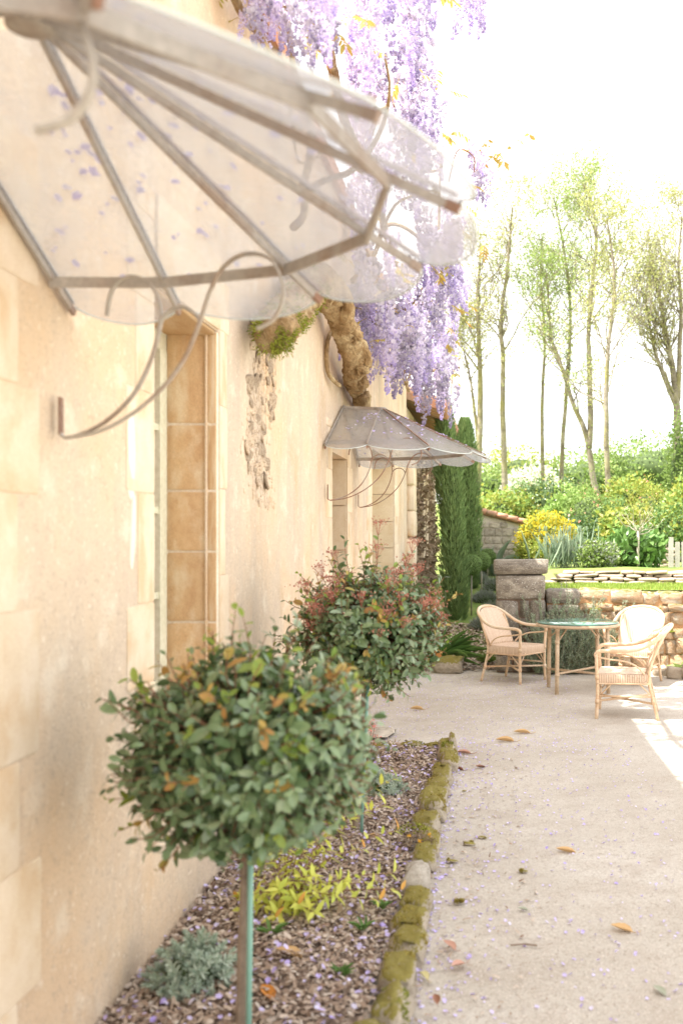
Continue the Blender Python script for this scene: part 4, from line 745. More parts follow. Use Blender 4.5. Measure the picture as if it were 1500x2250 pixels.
# ------------------------------------------------------------------ rattan chairs and table
def grid_uv(o, fu):
    uvl = o.data.uv_layers.new(name='UVMap'); co = np.zeros(len(o.data.vertices) * 3, np.float32); o.data.vertices.foreach_get('co', co); co = co.reshape(-1, 3); idx = np.zeros(len(o.data.loops), np.int32); o.data.loops.foreach_get('vertex_index', idx); uvl.data.foreach_set('uv', fu(co)[idx].astype(np.float32).ravel())
def chair():
    r = empty('rattan_armchair', (0, 0, 0))
    for s in (-1, 1):
        mb = MB(); mb.tube(smooth_path([(s*.265, -.245, 0), (s*.26, -.235, .3), (s*.265, -.245, .5), (s*.275, -.245, .60)], 14), .017, 9); lg = mb.build('leg', m_cane, r, False)
        for z in (.17, .40):
            mb = MB(); mb.tube([(s*.262, -.24, z - .022), (s*.262, -.24, z + .022)], .0205, 9); mb.build('binding', m_cane, lg, False)
        mb = MB(); mb.tube(smooth_path([(s*.255, .33, 0), (s*.24, .28, .2), (s*.235, .24, .42), (s*.25, .31, .66), (s*.235, .36, .78)], 16), .016, 9); lg = mb.build('leg', m_cane, r, False)
        mb = MB(); mb.tube([(s*.242, .287, .15), (s*.24, .278, .195)], .02, 9); mb.build('binding', m_cane, lg, False)
        mb = MB(); mb.tube(smooth_path([(s*.268, -.235, .585), (s*.282, -.12, .57), (s*.285, .03, .55), (s*.27, .14, .50), (s*.25, .2, .43)], 14), .009, 7); mb.build('arm_brace', m_cane, r, False)
        for (a, b) in (((s*.255, -.235, .22), (s*.13, -.235, .39)), ((s*.25, -.22, .22), (s*.245, -.05, .39)), ((s*.245, .28, .22), (s*.245, .1, .39)), ((s*.24, .28, .22), (s*.1, .235, .39))):
            mb = MB(); mb.tube([a, b], .007, 6); mb.build('brace', m_cane, r, False)
        mb = MB(); mb.tube([(s*.26, -.24, .165 + .01*s), (-s*.24, .283, .165 + .01*s)], .0115, 8); mb.build('stretcher', m_cane, r, False)
        mb = MB(); mb.tube([(s*.258, -.235, .22), (s*.24, .27, .22)], .010, 8); mb.build('stretcher', m_cane, r, False) if s > 0 else None
    pts = [(.272, -.245, .585), (.276, -.25, .62), (.284, -.2, .648), (.298, -.05, .652), (.305, .1, .662), (.298, .24, .71), (.262, .36, .795), (.17, .43, .855), (.06, .455, .878)]
    P = smooth_path(pts + [(-x, y_, z) for x, y_, z in pts[::-1]], 64); mb = MB(); mb.tube(P, .019, 10); mb.build('arm_rail', m_cane, r, False)
    # woven seat with a deep apron
    n = 16; u = np.linspace(-1, 1, n); U, Vv = np.meshgrid(u, u); sx = .25 - .012 * Vv; X = U * sx; Yy = Vv * .235; prof = 1 - .0 * U; top = .437 - .018 * (1 - U**2) * (1 - Vv**2); V = np.stack([X, Yy, top], -1).reshape(-1, 3); i = (np.arange(n-1)[:, None]*n + np.arange(n-1)[None]).ravel(); F = np.stack([i, i+1, i+n+1, i+n], -1); mb = MB(); mb.add(V, F)
    loop = [(k, 0) for k in range(n)] + [(n-1, k) for k in range(1, n)] + [(k, n-1) for k in range(n-2, -1, -1)] + [(0, k) for k in range(n-2, 0, -1)]
    E = np.array([V[j*n + k] for k, j in loop]); m = len(E); rows = [E, E * (1.03, 1.03, 1) - (0, 0, .012), E * (1.035, 1.035, 1) - (0, 0, .06), E * (1.01, 1.01, 1) - (0, 0, .095)]
    VV = np.concatenate(rows); FF = []
    for q in range(3):
        for k in range(m): FF.append((q*m + k, q*m + m + k, q*m + m + (k+1) % m, q*m + (k+1) % m))
    mb.add(VV, FF); o = mb.build('seat', m_weave, r, False); grid_uv(o, lambda c: np.stack([c[:, 2] + c[:, 1] * (c[:, 2] > .42), np.where((np.abs(c[:, 0]) > .243) & (c[:, 2] < .43), c[:, 1], c[:, 0])], 1))
    mb = MB(); lp = np.array([(x*1.04, y_*1.04, .34) for x, y_, z in E]); mb.tube(np.vstack([lp, lp[:1]]), .009, 6, cap=False); mb.build('seat_rail', m_cane, r, False)
    # woven back
    nu, nv = 22, 16; V = []
    for j in range(nv):
        t = j / (nv - 1); w = .230 + .022 * t
        for i_ in range(nu): f = 2 * i_ / (nu - 1) - 1; V.append((w * f * 1.04, .235 + .20 * t**1.1 - .085 * f*f * (.4 + .6*t), (.43 + (.437 - .095 * abs(f)**2.8) * t)))
    V = np.array(V); i = (np.arange(nv-1)[:, None]*nu + np.arange(nu-1)[None]).ravel(); F = np.stack([i, i+1, i+nu+1, i+nu], -1); mb = MB(); mb.add(V, F); o = mb.build('backrest', m_weave, r, False); grid_uv(o, lambda c: np.stack([c[:, 2], c[:, 0]], 1))
    so_ = o.modifiers.new('thick', 'SOLIDIFY'); so_.thickness = .012; return r
c1 = chair(); c2 = copy_tree(c1); c3 = copy_tree(c1)
for c, loc, a, lab in ((c1, (.245, 11.97, 0), 54, 'rattan armchair left of the round table beside the stone pillar'), (c2, (1.235, 9.62, 0), -99, 'nearest rattan armchair seen side-on in front of the table'), (c3, (1.62, 11.75, 0), -24, 'rattan armchair behind the table against the ochre wall')):
    c.location = loc; c.rotation_euler = (0, 0, math.radians(a)); tag(c, lab, 'chair', 'rattan armchairs round the table')
tb = empty('round_table', (.92, 11.15, 0), math.radians(6)); tag(tb, 'round rattan table with a green glass top between the armchairs', 'table')
mb = MB(); mb.tube([(0, 0, .768), (0, 0, .770), (0, 0, .778), (0, 0, .780)], [.452, .458, .458, .452], 64); mb.build('glass_top', m_tglass, tb, False)
mb = MB(); a = np.linspace(0, 2*np.pi, 65); mb.tube(np.stack([.452*np.cos(a), .452*np.sin(a), np.full(65, .748)], 1), .018, 8, cap=False); mb.build('rim', m_tcane, tb, False)
mb = MB(); mb.tube([(0, 0, .742), (0, 0, .762)], .44, 48); mb.build('top_board', m_weave, tb, False)
for sx in (-1, 1):
    for sy in (-1, 1):
        mb = MB(); mb.tube([(sx*.285, sy*.285, 0), (sx*.275, sy*.275, .75)], .022, 10); lg = mb.build('leg', m_tcane, tb, False)
        for z in (.22, .58, .72): mb = MB(); mb.tube([(sx*.28, sy*.28, z-.02), (sx*.28, sy*.28, z+.02)], .026, 10); mb.build('binding', m_tcane, lg, False)
        mb = MB(); mb.tube([(sx*.275, sy*.275, .58), (sx*.13, sy*.13, .735)], .009, 6); mb.build('brace', m_tcane, tb, False)
    mb = MB(); mb.tube([(-.28, -.28*sx, .225 + .008*sx), (.28, .28*sx, .225 + .008*sx)], .013, 8); mb.build('stretcher', m_tcane, tb, False)

# ------------------------------------------------------------------ stone pillar and retaining wall
pil = empty('stone_pillar', (.33, 13.0, 0)); tag(pil, 'weathered grey stone gate pillar with a flat cap stone', 'pillar')
pm = rocks(m_pillar, 6, .035, .16); X0, X1 = 0.0, .64
stone(pil, pm, (.325, 13.02, 1.345), (.70, .66, .19), name='cap_stone', tilt=.01)
for (x0, x1, z0, z1) in ((0, .64, .93, 1.245), (0, .30, .42, .925), (.305, .43, .70, .925), (.305, .43, .58, .695), (.305, .43, .42, .575), (.435, .64, .42, .925), (0, .36, .22, .415), (.365, .64, .22, .415), (0, .22, .0, .215), (.225, .46, .0, .215), (.465, .64, .0, .215)):
    stone(pil, pm, ((x0 + x1) / 2, 13.0, (z0 + z1) / 2), (x1 - x0 - .008, .58, z1 - z0 - .008), name='pillar_stone', tilt=.012)
mb = MB(); mb.box(.02, .62, 12.74, 13.26, 0, 1.2); mb.build('mortar_core', m_soil, pil, smooth=False)
rw = empty('retaining_wall', (2.6, 13.1, 0)); tag(rw, 'ochre stone retaining wall behind the rattan furniture', 'wall')
om = rocks(m_ochre, 9, .13, .36); gm = rocks(m_pillar, 4, .05, .25)
z = 0.02; row = 0
for h in (.20, .19, .17, .17, .11, .17):
    x = .66
    while x < 5.2:
        w = random.uniform(.10, .40) if row < 5 else random.uniform(.22, .5)
        stone(rw, gm if x < 1.0 and row > 1 else om, (x + w/2, 12.98 + random.uniform(-.04, .03), z + h/2 + random.uniform(-.02, .02)), (w * 1.06, .36, h * random.uniform(1.0, 1.2)), name='wall_stone', tilt=.05); x += w
    z += h; row += 1
mb = MB(); mb.box(.66, 5.4, 12.835, 13.32, 0, .97); mb.build('earth_core', rocky('ochre_earth', (.36, .20, .10), (.45, .27, .14), None, 6, 50, 1, .8, .02, 0), rw, smooth=False)
# stacked flat stones at the back of the lawn strip
dw = empty('dry_stone_edge', (2.4, 15.0, 1.02)); tag(dw, 'low dry stone edging of flat pale stones above the retaining wall', 'wall')
fm = rocks(m_pale, 6, .09, .42); z = 1.02
for row in range(4):
    x = .72 + .1 * row
    while x < 5.5:
        w = random.uniform(.16, .42); h = random.uniform(.035, .065); stone(dw, fm, (x + w/2, 15.02 + row*.03 + random.uniform(-.04, .04), z + .028), (w, .26, h), name='flat_stone', tilt=.08); x += w * random.uniform(.95, 1.1)
    z += .05
n = 9000; P = np.stack([rng.uniform(.66, 5.2, n), rng.uniform(13.25, 14.95, n), np.full(n, 1.02)], 1); mb = MB(); mb.scatter(BLADE, frames(unit(n) * .5 + (0, 0, 1), unit(n)), P, np.stack([np.full(n, .008), rng.uniform(.03, .07, n), np.full(n, .03)], 1)); tag(mb.build('grass', leafy('lawn_blade', [(.20, .30, .05), (.30, .40, .08), (.38, .42, .12)], .35, .6, .2)), 'strip of short lawn above the retaining wall', 'grass', kind='stuff')

# ------------------------------------------------------------------ generic shrubs
def bush(name, loc, R, label, mat, n, size, cat='shrub', group=None, tmpl=QUADLEAF, core=True, seed=1, amp=.28, mat2=None, frac2=0, up=.3, shell=.55):
    r = empty(name, loc); tag(r, label, cat, group); c = np.array(loc, float) + (0, 0, R[2] * .85)
    D = unit(n); k = 1 + amp * vnoise(D, 3.2, seed) + amp * .5 * vnoise(D, 8, seed + 1); rad = k * (shell + (1.06 - shell) * rng.random(n) ** .45); P = c + D * np.array(R) * rad[:, None]; P[:, 2] = np.maximum(P[:, 2], loc[2] + .02)
    s = rng.uniform(size[0], size[1], n); Rr = frames(D * .6 + unit(n) + (0, 0, up), D + unit(n) * .8); m2 = (rng.random(n) < frac2 * (1 + .8 * vnoise(P, 1.5, seed))) if mat2 else np.zeros(n, bool)
    mb = MB(); mb.scatter(tmpl, Rr[~m2], P[~m2], s[~m2]); mb.build('foliage', mat, r, kind='stuff')
    if mat2: mb = MB(); mb.scatter(tmpl, Rr[m2], P[m2], s[m2] * 1.1); mb.build('blossom', mat2, r, kind='stuff')
    if core: V, F = blob(c, np.array(R) * shell * 1.12, seed, amp * .8, 3.2); V[:, 2] = np.maximum(V[:, 2], loc[2] - .1); mb = MB(); mb.add(V, F); mb.build('shade_core', m_core, r)  # dark blob painted as the shaded inside, stops see-through gaps
    return r
# rosemary in front of the wall
def rosemary(r, c):
    mb = MB(); tw = MB(); 
    for k in range(560):
        d = unit(1)[0]; d[2] = abs(d[2]) * 1.0 + .45; d /= np.linalg.norm(d); st = c + np.array([rng.uniform(-.46, .38), rng.uniform(-.12, .1), .02]); L = rng.uniform(.3, .85) + (.35 if rng.random() < .2 else 0); tip = st + d * np.array([.75, .35, 1]) * L; P = smooth_path([st, (st + tip) / 2 + rng.normal(size=3) * .03, tip], 12); tw.tube(P, .0025, 3, cap=False)
        n = int(85 * L / .4); f = rng.random(n); Q = np.stack([np.interp(f, np.linspace(0, 1, 12), P[:, q]) for q in range(3)], 1); mb.scatter(BLADE, frames(unit(n) + d * .9, unit(n)), Q, np.stack([np.full(n, .006), rng.uniform(.02, .04, n), np.full(n, .02)], 1))
    mb.build('foliage', m_rosm, r, kind='stuff'); tw.build('twigs', m_stem, r, kind='stuff')
    V, F = blob(c + (0, .06, .2), (.34, .07, .24), 5, .25); mb = MB(); mb.add(V, F); mb.build('shade_core', m_core, r)  # dark filler blob, inner shade painted in its colour
clump('rosemary', (.98, 12.62, 0), 'grey green rosemary bush sprawling behind the table', 'shrub', None, rosemary)
for k, (x, s) in enumerate(((-.1, .35), (.15, .5), (-.28, .4))):
    pass
clump('wall_plant', (2.35, 12.5, 0), 'leafy green plant at the foot of the ochre wall on the right', 'plant', None, lambda r, c: tuft(r, c, 26, .26, .09, m_hedge, .9, 'leaves'))
for (x, y_, z, d, lab) in ((2.2, 12.2, .06, .22, 'pale loose stone at the wall foot right of the chairs'), (2.42, 12.1, .09, .3, 'larger pale loose stone at the right edge by the wall'), (2.05, 12.45, .05, .18, 'small pale stone at the wall foot behind the chair')):
    tag(stone(None, fm, (x, y_, z), (d, d * .8, d * .7), name='loose_stone', tilt=.2), lab, 'rock', 'loose stones at the wall foot')
for k, (x, z, lab) in enumerate(((1.28, .78, 'leftmost tiny yellow green weed in the ochre wall'), (1.72, .74, 'second tiny yellow green weed in the ochre wall'), (2.05, .78, 'third tiny yellow green weed in the ochre wall'), (2.25, .5, 'lowest tiny yellow green weed in the ochre wall'))):
    clump('wall_weed', (x, 12.78, z), lab, 'plant', None, lambda r, c: tuft(r, c, 16, .09, .02, m_hedgey, 1.2, 'leaves'), 'weeds growing in the ochre wall')

# ------------------------------------------------------------------ cypresses, clipped balls, lavender in the passage
def cypress(loc, H, R, lab, seed, lean):
    r = empty('cypress', loc); tag(r, lab, 'tree', 'cypresses by the barn'); b = np.array(loc, float); ax = smooth_path([b, b + (lean*.3, 0, H*.4), b + (lean*.8, 0, H*.75), b + (lean, 0, H)], 20)
    mb = MB(); mb.tube(ax, np.linspace(.05, .008, 20), 6); mb.build('trunk', m_stem, r)
    n = 15000; t = rng.random(n) ** 1.05 * .98; prof = R * np.minimum(1, .62 + t * 2.4) * np.clip((1.03 - t) * 2.6, .06, 1) ** .7; a = rng.random(n) * 6.283
    lump = 1 + .22 * np.sin(a * 3 + t * 9 + seed) * np.sin(t * 23 + a) + .1 * rng.normal(size=n); rr = prof * lump * (.62 + .42 * rng.random(n) ** .5); C = np.stack([np.interp(t, np.linspace(0, 1, 20), ax[:, q]) for q in range(3)], 1); O = np.stack([np.cos(a), np.sin(a), 0*a], 1); P = C + O * rr[:, None]
    D = O * .45 + (0, 0, 1) + rng.normal(size=(n, 3)) * .22; mb = MB(); mb.scatter(BLADE, frames(D, O + rng.normal(size=(n, 3)) * .5), P, np.stack([rng.uniform(.010, .02, n), rng.uniform(.05, .13, n), np.full(n, .05)], 1)); mb.build('crown', m_cyp, r, kind='stuff')
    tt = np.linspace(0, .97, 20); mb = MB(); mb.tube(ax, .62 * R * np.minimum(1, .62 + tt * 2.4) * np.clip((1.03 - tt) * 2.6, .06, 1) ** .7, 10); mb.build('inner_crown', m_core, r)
zt = lambda x, y_: float(terr(np.array(x), np.array(y_)))
cypress((-.66, 17.0, zt(-.66, 17) - .02), 3.75, .20, 'nearer slender cypress with its foot beside the clipped balls', 2, -.22)
cypress((-.52, 20.2, zt(-.52, 20.2) - .02), 3.45, .22, 'farther slender cypress standing behind the nearer one', 5, -.10)
def ball(loc, zc, R, lab, seed):
    r = empty('topiary_ball', loc); tag(r, lab, 'shrub', 'clipped box balls on stems'); b = np.array(loc, float); c = np.array([loc[0], loc[1], zc]); mb = MB(); mb.tube([b, c], .014, 7); mb.build('stem', m_pbark, r)
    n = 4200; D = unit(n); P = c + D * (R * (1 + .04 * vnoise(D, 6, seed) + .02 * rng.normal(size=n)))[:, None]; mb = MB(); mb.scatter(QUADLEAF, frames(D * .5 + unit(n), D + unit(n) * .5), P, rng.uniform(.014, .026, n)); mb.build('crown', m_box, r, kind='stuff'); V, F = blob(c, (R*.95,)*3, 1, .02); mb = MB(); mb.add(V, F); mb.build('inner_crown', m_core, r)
ball((-.42, 17.4, zt(-.42, 17.4)), 1.25, .175, 'nearest clipped box ball on a pale stem beside the cypress', 1); ball((-.27, 19.4, zt(-.27, 19.4)), 1.27, .17, 'middle clipped box ball half hidden behind the nearest', 2); ball((-.17, 21.4, zt(-.17, 21.4)), 1.32, .17, 'farthest clipped box ball of the row', 3)
for k, (x, y_, R) in enumerate(((-.22, 16.2, .26), (-.05, 17.6, .3), (-.2, 18.8, .3), (.02, 20.0, .34), (-.38, 20.8, .3), (-.12, 22.2, .36))):
    loc = (x, y_, zt(x, y_) - .02); nm = ['nearest', 'second', 'third', 'fourth', 'fifth', 'farthest'][k]
    def lav(r, c):
        n = 2600; D = unit(n); D[:, 2] = np.abs(D[:, 2]); P = c + D * (R*.75, R*.75, R*.6) * rng.uniform(.4, 1, (n, 1)); mb = MB(); mb.scatter(BLADE, frames(D + unit(n) * .35 + (0, 0, .5), unit(n)), P, np.stack([np.full(n, .008), rng.uniform(.05, .13, n), np.full(n, .03)], 1)); mb.build('foliage', m_lav, r, kind='stuff'); V, F = blob(c, (R*.7, R*.7, R*.5), 2, .1); mb = MB(); mb.add(V, F); mb.build('shade_core', m_core, r)  # mound filled by a dark blob coloured as inner shade
    clump('lavender', loc, nm + ' grey green lavender mound in the passage left of the pillar', 'shrub', None, lav, 'lavender mounds in the passage')
n = 3200; P = np.stack([rng.uniform(-1.2, .0, n), rng.uniform(12.9, 16.5, n), np.zeros(n)], 1); P[:, 2] = np.maximum(terr(P[:, 0], P[:, 1]), 0) + .015; L = rng.uniform(.03, .08, n); mb = MB(); mb.scatter(chip, frames(unit(n) * (1, 1, .2), unit(n) * .5 + (0, 0, 1)), P, np.stack([L * .5, L, L * .4], 1)); tag(mb.build('leaf_litter', m_chip), 'brown leaf litter at the foot of the barn', 'leaf litter', kind='stuff')
clump('weed_tuft', (-.12, 13.6, .01), 'low green weed tuft left of the pillar base', 'plant', None, lambda r, c: tuft(r, c, 160, .16, .012, m_hedge, 1.3))
clump('spiky_plant', (-.02, 21.9, zt(-.02, 21.9)), 'spiky grey green plant against the shed wall', 'plant', None, lambda r, c: tuft(r, c, 40, .9, .05, m_iris, .9, 'leaves', .25))

# ------------------------------------------------------------------ stone shed with a tiled roof edge
sh_ = empty('stone_shed', (0, 22.7, .9)); tag(sh_, 'small stone shed with a red tiled roof edge beyond the pillar', 'shed')
mb = MB(); V = [(-.95, 22.55, .5), (.52, 22.55, .5), (.52, 25, .5), (-.95, 25, .5), (-.95, 22.55, 2.42), (.52, 22.55, 2.05), (.52, 25, 2.05), (-.95, 25, 2.42)]
mb.add(V, [(0,1,5,4),(1,2,6,5),(2,3,7,6),(3,0,4,7),(4,5,6,7)]); mb.build('shed_wall', rocky('shed_mortar', (.50, .45, .37), (.60, .55, .46), None, 5, 40, 1, .5, .02, 0), sh_, smooth=False)
smn = rocks(m_shed, 6, .06, .25); z = .6
while z < 2.4:
    h = random.uniform(.10, .19); x = -.93
    while x < .52:
        w = min(random.uniform(.14, .40), .525 - x); ztop = 2.42 - (x + w + .95) / 1.47 * .37
        if w > .05 and z + h < ztop + .02: stone(sh_, smn, (x + w/2, 22.555, z + h/2), (w - .012, .07, h - .012), name='wall_stone', tilt=.02)
        x += w
    z += h
for k in range(7):
    x = -.95 + k * .235; P = np.array([(x, 22.46, 2.50 - (x + .95) * .252), (x + .27, 22.46, 2.50 - (x + 1.22) * .252 + .012)]); mb = MB(); mb.tube(P, [.055, .07], 10); mb.build('ridge_tile', m_tile, sh_)
mb = MB(); V = [(-1.1, 22.45, 2.47), (.66, 22.45, 2.03), (.66, 25.1, 2.03), (-1.1, 25.1, 2.47)]; V += [(x, y_, z + .05) for x, y_, z in V]; mb.add(V, np.array([(0,3,2,1),(4,5,6,7),(0,1,5,4),(1,2,6,5),(2,3,7,6),(3,0,4,7)])); mb.build('roof', m_tile, sh_, smooth=False)

# ------------------------------------------------------------------ garden plants behind the lawn strip
def g(px, Y): return ((px - VX) * Y / FPX, Y, zt((px - VX) * Y / FPX, Y) - .03)
LV = leaf_t(.5, .15, .1, (0, .3, .7, 1))
def iris(r, c):
    n = 90; D = unit(n) * (.55, .3, .1) + (0, 0, 1); t = leaf_t(1, .12, .1, (0, .4, .75, 1), lambda t: .5 * (1 - t * .8))
    me = []
    for q in range(3): mb = MB(); mb.add(*t); m = mb.mesh('leaf'); m.materials.append(m_iris); me.append(m)
    P = c + rng.normal(size=(n, 3)) * (.2, .12, 0); R = frames(D, unit(n) * (1, .3, 0) + (0, -1, .1))
    for i in range(n): L = rng.uniform(.45, .8); link('leaf', me[i % 3], r, False, None, Matrix.Translation(Vector(P[i]) - Vector(c)) @ Matrix(R[i].tolist()).to_4x4() @ Matrix.Diagonal((.032, L, L, 1)))
    mb = MB(); 
    for i in range(14): x = c + np.array([rng.normal()*.25, rng.normal()*.1, 0]); mb.tube([x, x + (rng.normal()*.05, 0, rng.uniform(.5, .72))], .006, 4); mb.add(*blob(x + (0, 0, .66), (.012, .012, .05), i, .1, 2, 6, 5))
    mb.build('flower_stalks', m_iris, r, kind='stuff')
clump('iris_clump', g(1248, 16.2), 'pale blue green sword-leaved iris clump behind the pillar', 'plant', None, iris)
bush('broad_leaf_plant', g(1388, 16.6), (.50, .35, .34), 'lush bright green broad-leaved plant behind the dry stone edging', m_green, 900, (.10, .19), 'plant', tmpl=LV, seed=4, amp=.15)
bush('fennel', g(1310, 15.9), (.3, .2, .24), 'feathery pale green plant between the iris and the broad leaves', m_lav, 1800, (.03, .07), 'plant', seed=9, mat2=m_hedge, frac2=.5, core=False, shell=.1)
bush('fennel', g(1338, 16.4), (.25, .2, .22), 'feathery mound with grey blossoms right of the iris clump', m_hedge, 1500, (.03, .06), 'plant', seed=10, mat2=m_white, frac2=.2)
bush('golden_shrub', g(1200, 21.0), (.58, .5, .56), 'bright yellow flowering shrub right of the stone shed', m_hedgey, 5200, (.04, .08), seed=12, mat2=m_yel, frac2=.72, amp=.2)
bush('green_shrub', g(1165, 20.5), (.3, .3, .26), 'low yellow green shrub under the bright yellow one', m_hedgey, 1800, (.04, .07), seed=13)
# small pollarded tree
pt = empty('pollarded_tree', g(1401, 16.3)); tag(pt, 'small bare pale-barked pollarded tree among the garden plants', 'tree'); c = np.array(pt.location); top = c + (.0, 0, .62); mb = MB(); mb.tube([c, top], [.028, .022], 8); mb.build('trunk', m_pbark, pt); mb = MB()
for k in range(11):
    a = k * .57; d = np.array([math.cos(a) * .9, math.sin(a) * .4, rng.uniform(.5, 1.1)]); P = [top + (0, 0, -.05 + .05 * rng.random())]
    for q in range(5): P.append(P[-1] + d * rng.uniform(.05, .09) + rng.normal(size=3) * .02)
    mb.tube(smooth_path(P, 12), np.linspace(.008, .003, 12), 5)
    for q in range(4): e = P[rng.integers(2, 6)]; mb.tube([e, e + unit(1)[0] * .08 + (0, 0, .07)], [.004, .002], 4)
mb.build('limbs', m_pbark, pt, kind='stuff'); n = 130; mb = MB(); mb.scatter(QUADLEAF, frames(unit(n), unit(n)), top + unit(n) * (.3, .15, .2) + (0, 0, .25), rng.uniform(.02, .035, n)); mb.build('crown', m_tleaf, pt, kind='stuff')
# pale pickets and stones at the right edge
gt = empty('picket_gate', g(1487, 17)); tag(gt, 'whitewashed wooden picket gate at the right edge of the garden', 'gate'); z0 = gt.location.z
for k in range(6): x = gt.location.x + (k - 1) * .11; mb = MB(); h = .5 if k else .58; mb.box(x - .04, x + .04, 16.98 + .002*k, 17.01 + .002*k, z0 - .05, z0 + h - .04); mb.add([(x-.04, 16.98+.002*k, z0+h-.04), (x+.04, 16.98+.002*k, z0+h-.04), (x+.04, 17.01+.002*k, z0+h-.04), (x-.04, 17.01+.002*k, z0+h-.04), (x, 16.98+.002*k, z0+h-.035), (x, 17.01+.002*k, z0+h-.035)], [(0, 1, 4), (2, 3, 5), (0, 4, 5, 3), (1, 2, 5, 4)]); mb.build('picket', m_picket, gt, smooth=False)
mb = MB(); mb.box(gt.location.x - .2, gt.location.x + .6, 17.025, 17.05, z0 + .15, z0 + .21); mb.build('rail', m_picket, gt, smooth=False)
gw = empty('garden_wall', g(1455, 17.4)); tag(gw, 'short stump of pale stone wall beside the picket gate', 'wall')
for k in range(14): stone(gw, fm, (gw.location.x + (k % 3 - 1) * .17 + random.uniform(-.03, .03), 17.4, gw.location.z + .05 + (k // 3) * .09), (.19, .22, .085), name='wall_stone', tilt=.06)

# hedge and wild shrubs up the bank
HB = [(1075, 27, .9, .8, m_hedge), (1120, 28, 1.0, .85, m_hedgey), (1165, 29, 1.0, .9, m_hedge), (1215, 28, .9, .85, m_hedge), (1260, 27, .9, .9, m_hedge), (1300, 26, .8, .85, m_hedge), (1345, 25.5, .75, .85, m_hedge), (1380, 27.5, .85, .95, m_hedgey), (1425, 26.5, .8, .8, m_hedgey), (1465, 26, .9, .85, m_hedge), (1510, 25, .9, .9, m_hedge),
      (1290, 21.5, .5, .5, m_hedge), (1335, 21, .5, .55, m_hedge), (1380, 20.5, .5, .55, m_hedgey), (1430, 20.8, .55, .6, m_hedge), (1475, 20, .55, .6, m_hedge), (1520, 20, .6, .6, m_hedge), (1250, 23.0, .55, .6, m_hedge)]
wh = ['leftmost', 'second', 'third', 'fourth', 'fifth', 'sixth', 'seventh', 'eighth', 'ninth', 'tenth', 'rightmost']
for k, (px, Y, r, h, mt) in enumerate(HB):
    lab = (wh[k] + ' shrub of the wild hedge from the left below the tall trees') if k < 11 else (['leftmost', 'second', 'third', 'fourth', 'fifth', 'rightmost', 'far left'][k - 11] + ' shrub of the lower green row behind the garden plants')
    mt = [m_hedge, m_hedgey, m_mid, m_hedge, m_dark, m_fresh][(k * 7 + k // 3) % 6] if mt is m_hedge else mt; r *= [.85, 1.05, .75, .95][k % 4]; h *= [.95, .72, .85, 1.0, .76][k % 5]
    bush('wild_shrub', g(px, Y), (r, r * .8, h), lab, mt, 3200, [(.05, .10), (.08, .15), (.04, .08)][k % 3], seed=40 + k, amp=.42, group='wild shrubs on the bank', mat2=[m_hedgey, m_fresh, m_bud][k % 3], frac2=[.18, .25, .05][k % 3])
for k, (px, Y, r, h, mt, lab) in enumerate([(1140, 62, 3.2, 2.6, m_hedgey, 'pale misty thicket on the skyline at the left'), (1175, 55, 1.6, 1.5, m_white, 'white blossoming bush on the skyline'), (1290, 60, 3.4, 2.3, m_hedge, 'green thicket on the skyline behind the middle trunks'), (1370, 62, 3.4, 2.8, m_hedge, 'taller green thicket on the skyline at the right'), (1450, 60, 3.8, 3.0, m_hedge, 'broad green thicket on the skyline at the right edge'), (1215, 68, 2.6, 1.2, m_hedge, 'low green thicket on the skyline between two thin trunks'), (1060, 58, 2.6, 1.7, m_hedge, 'green thicket on the skyline behind the cypress')]):
    bush('distant_thicket', g(px, Y), (r, r, h * .8), lab, mt, 3600, (.12, .26), seed=80 + k, amp=.3)

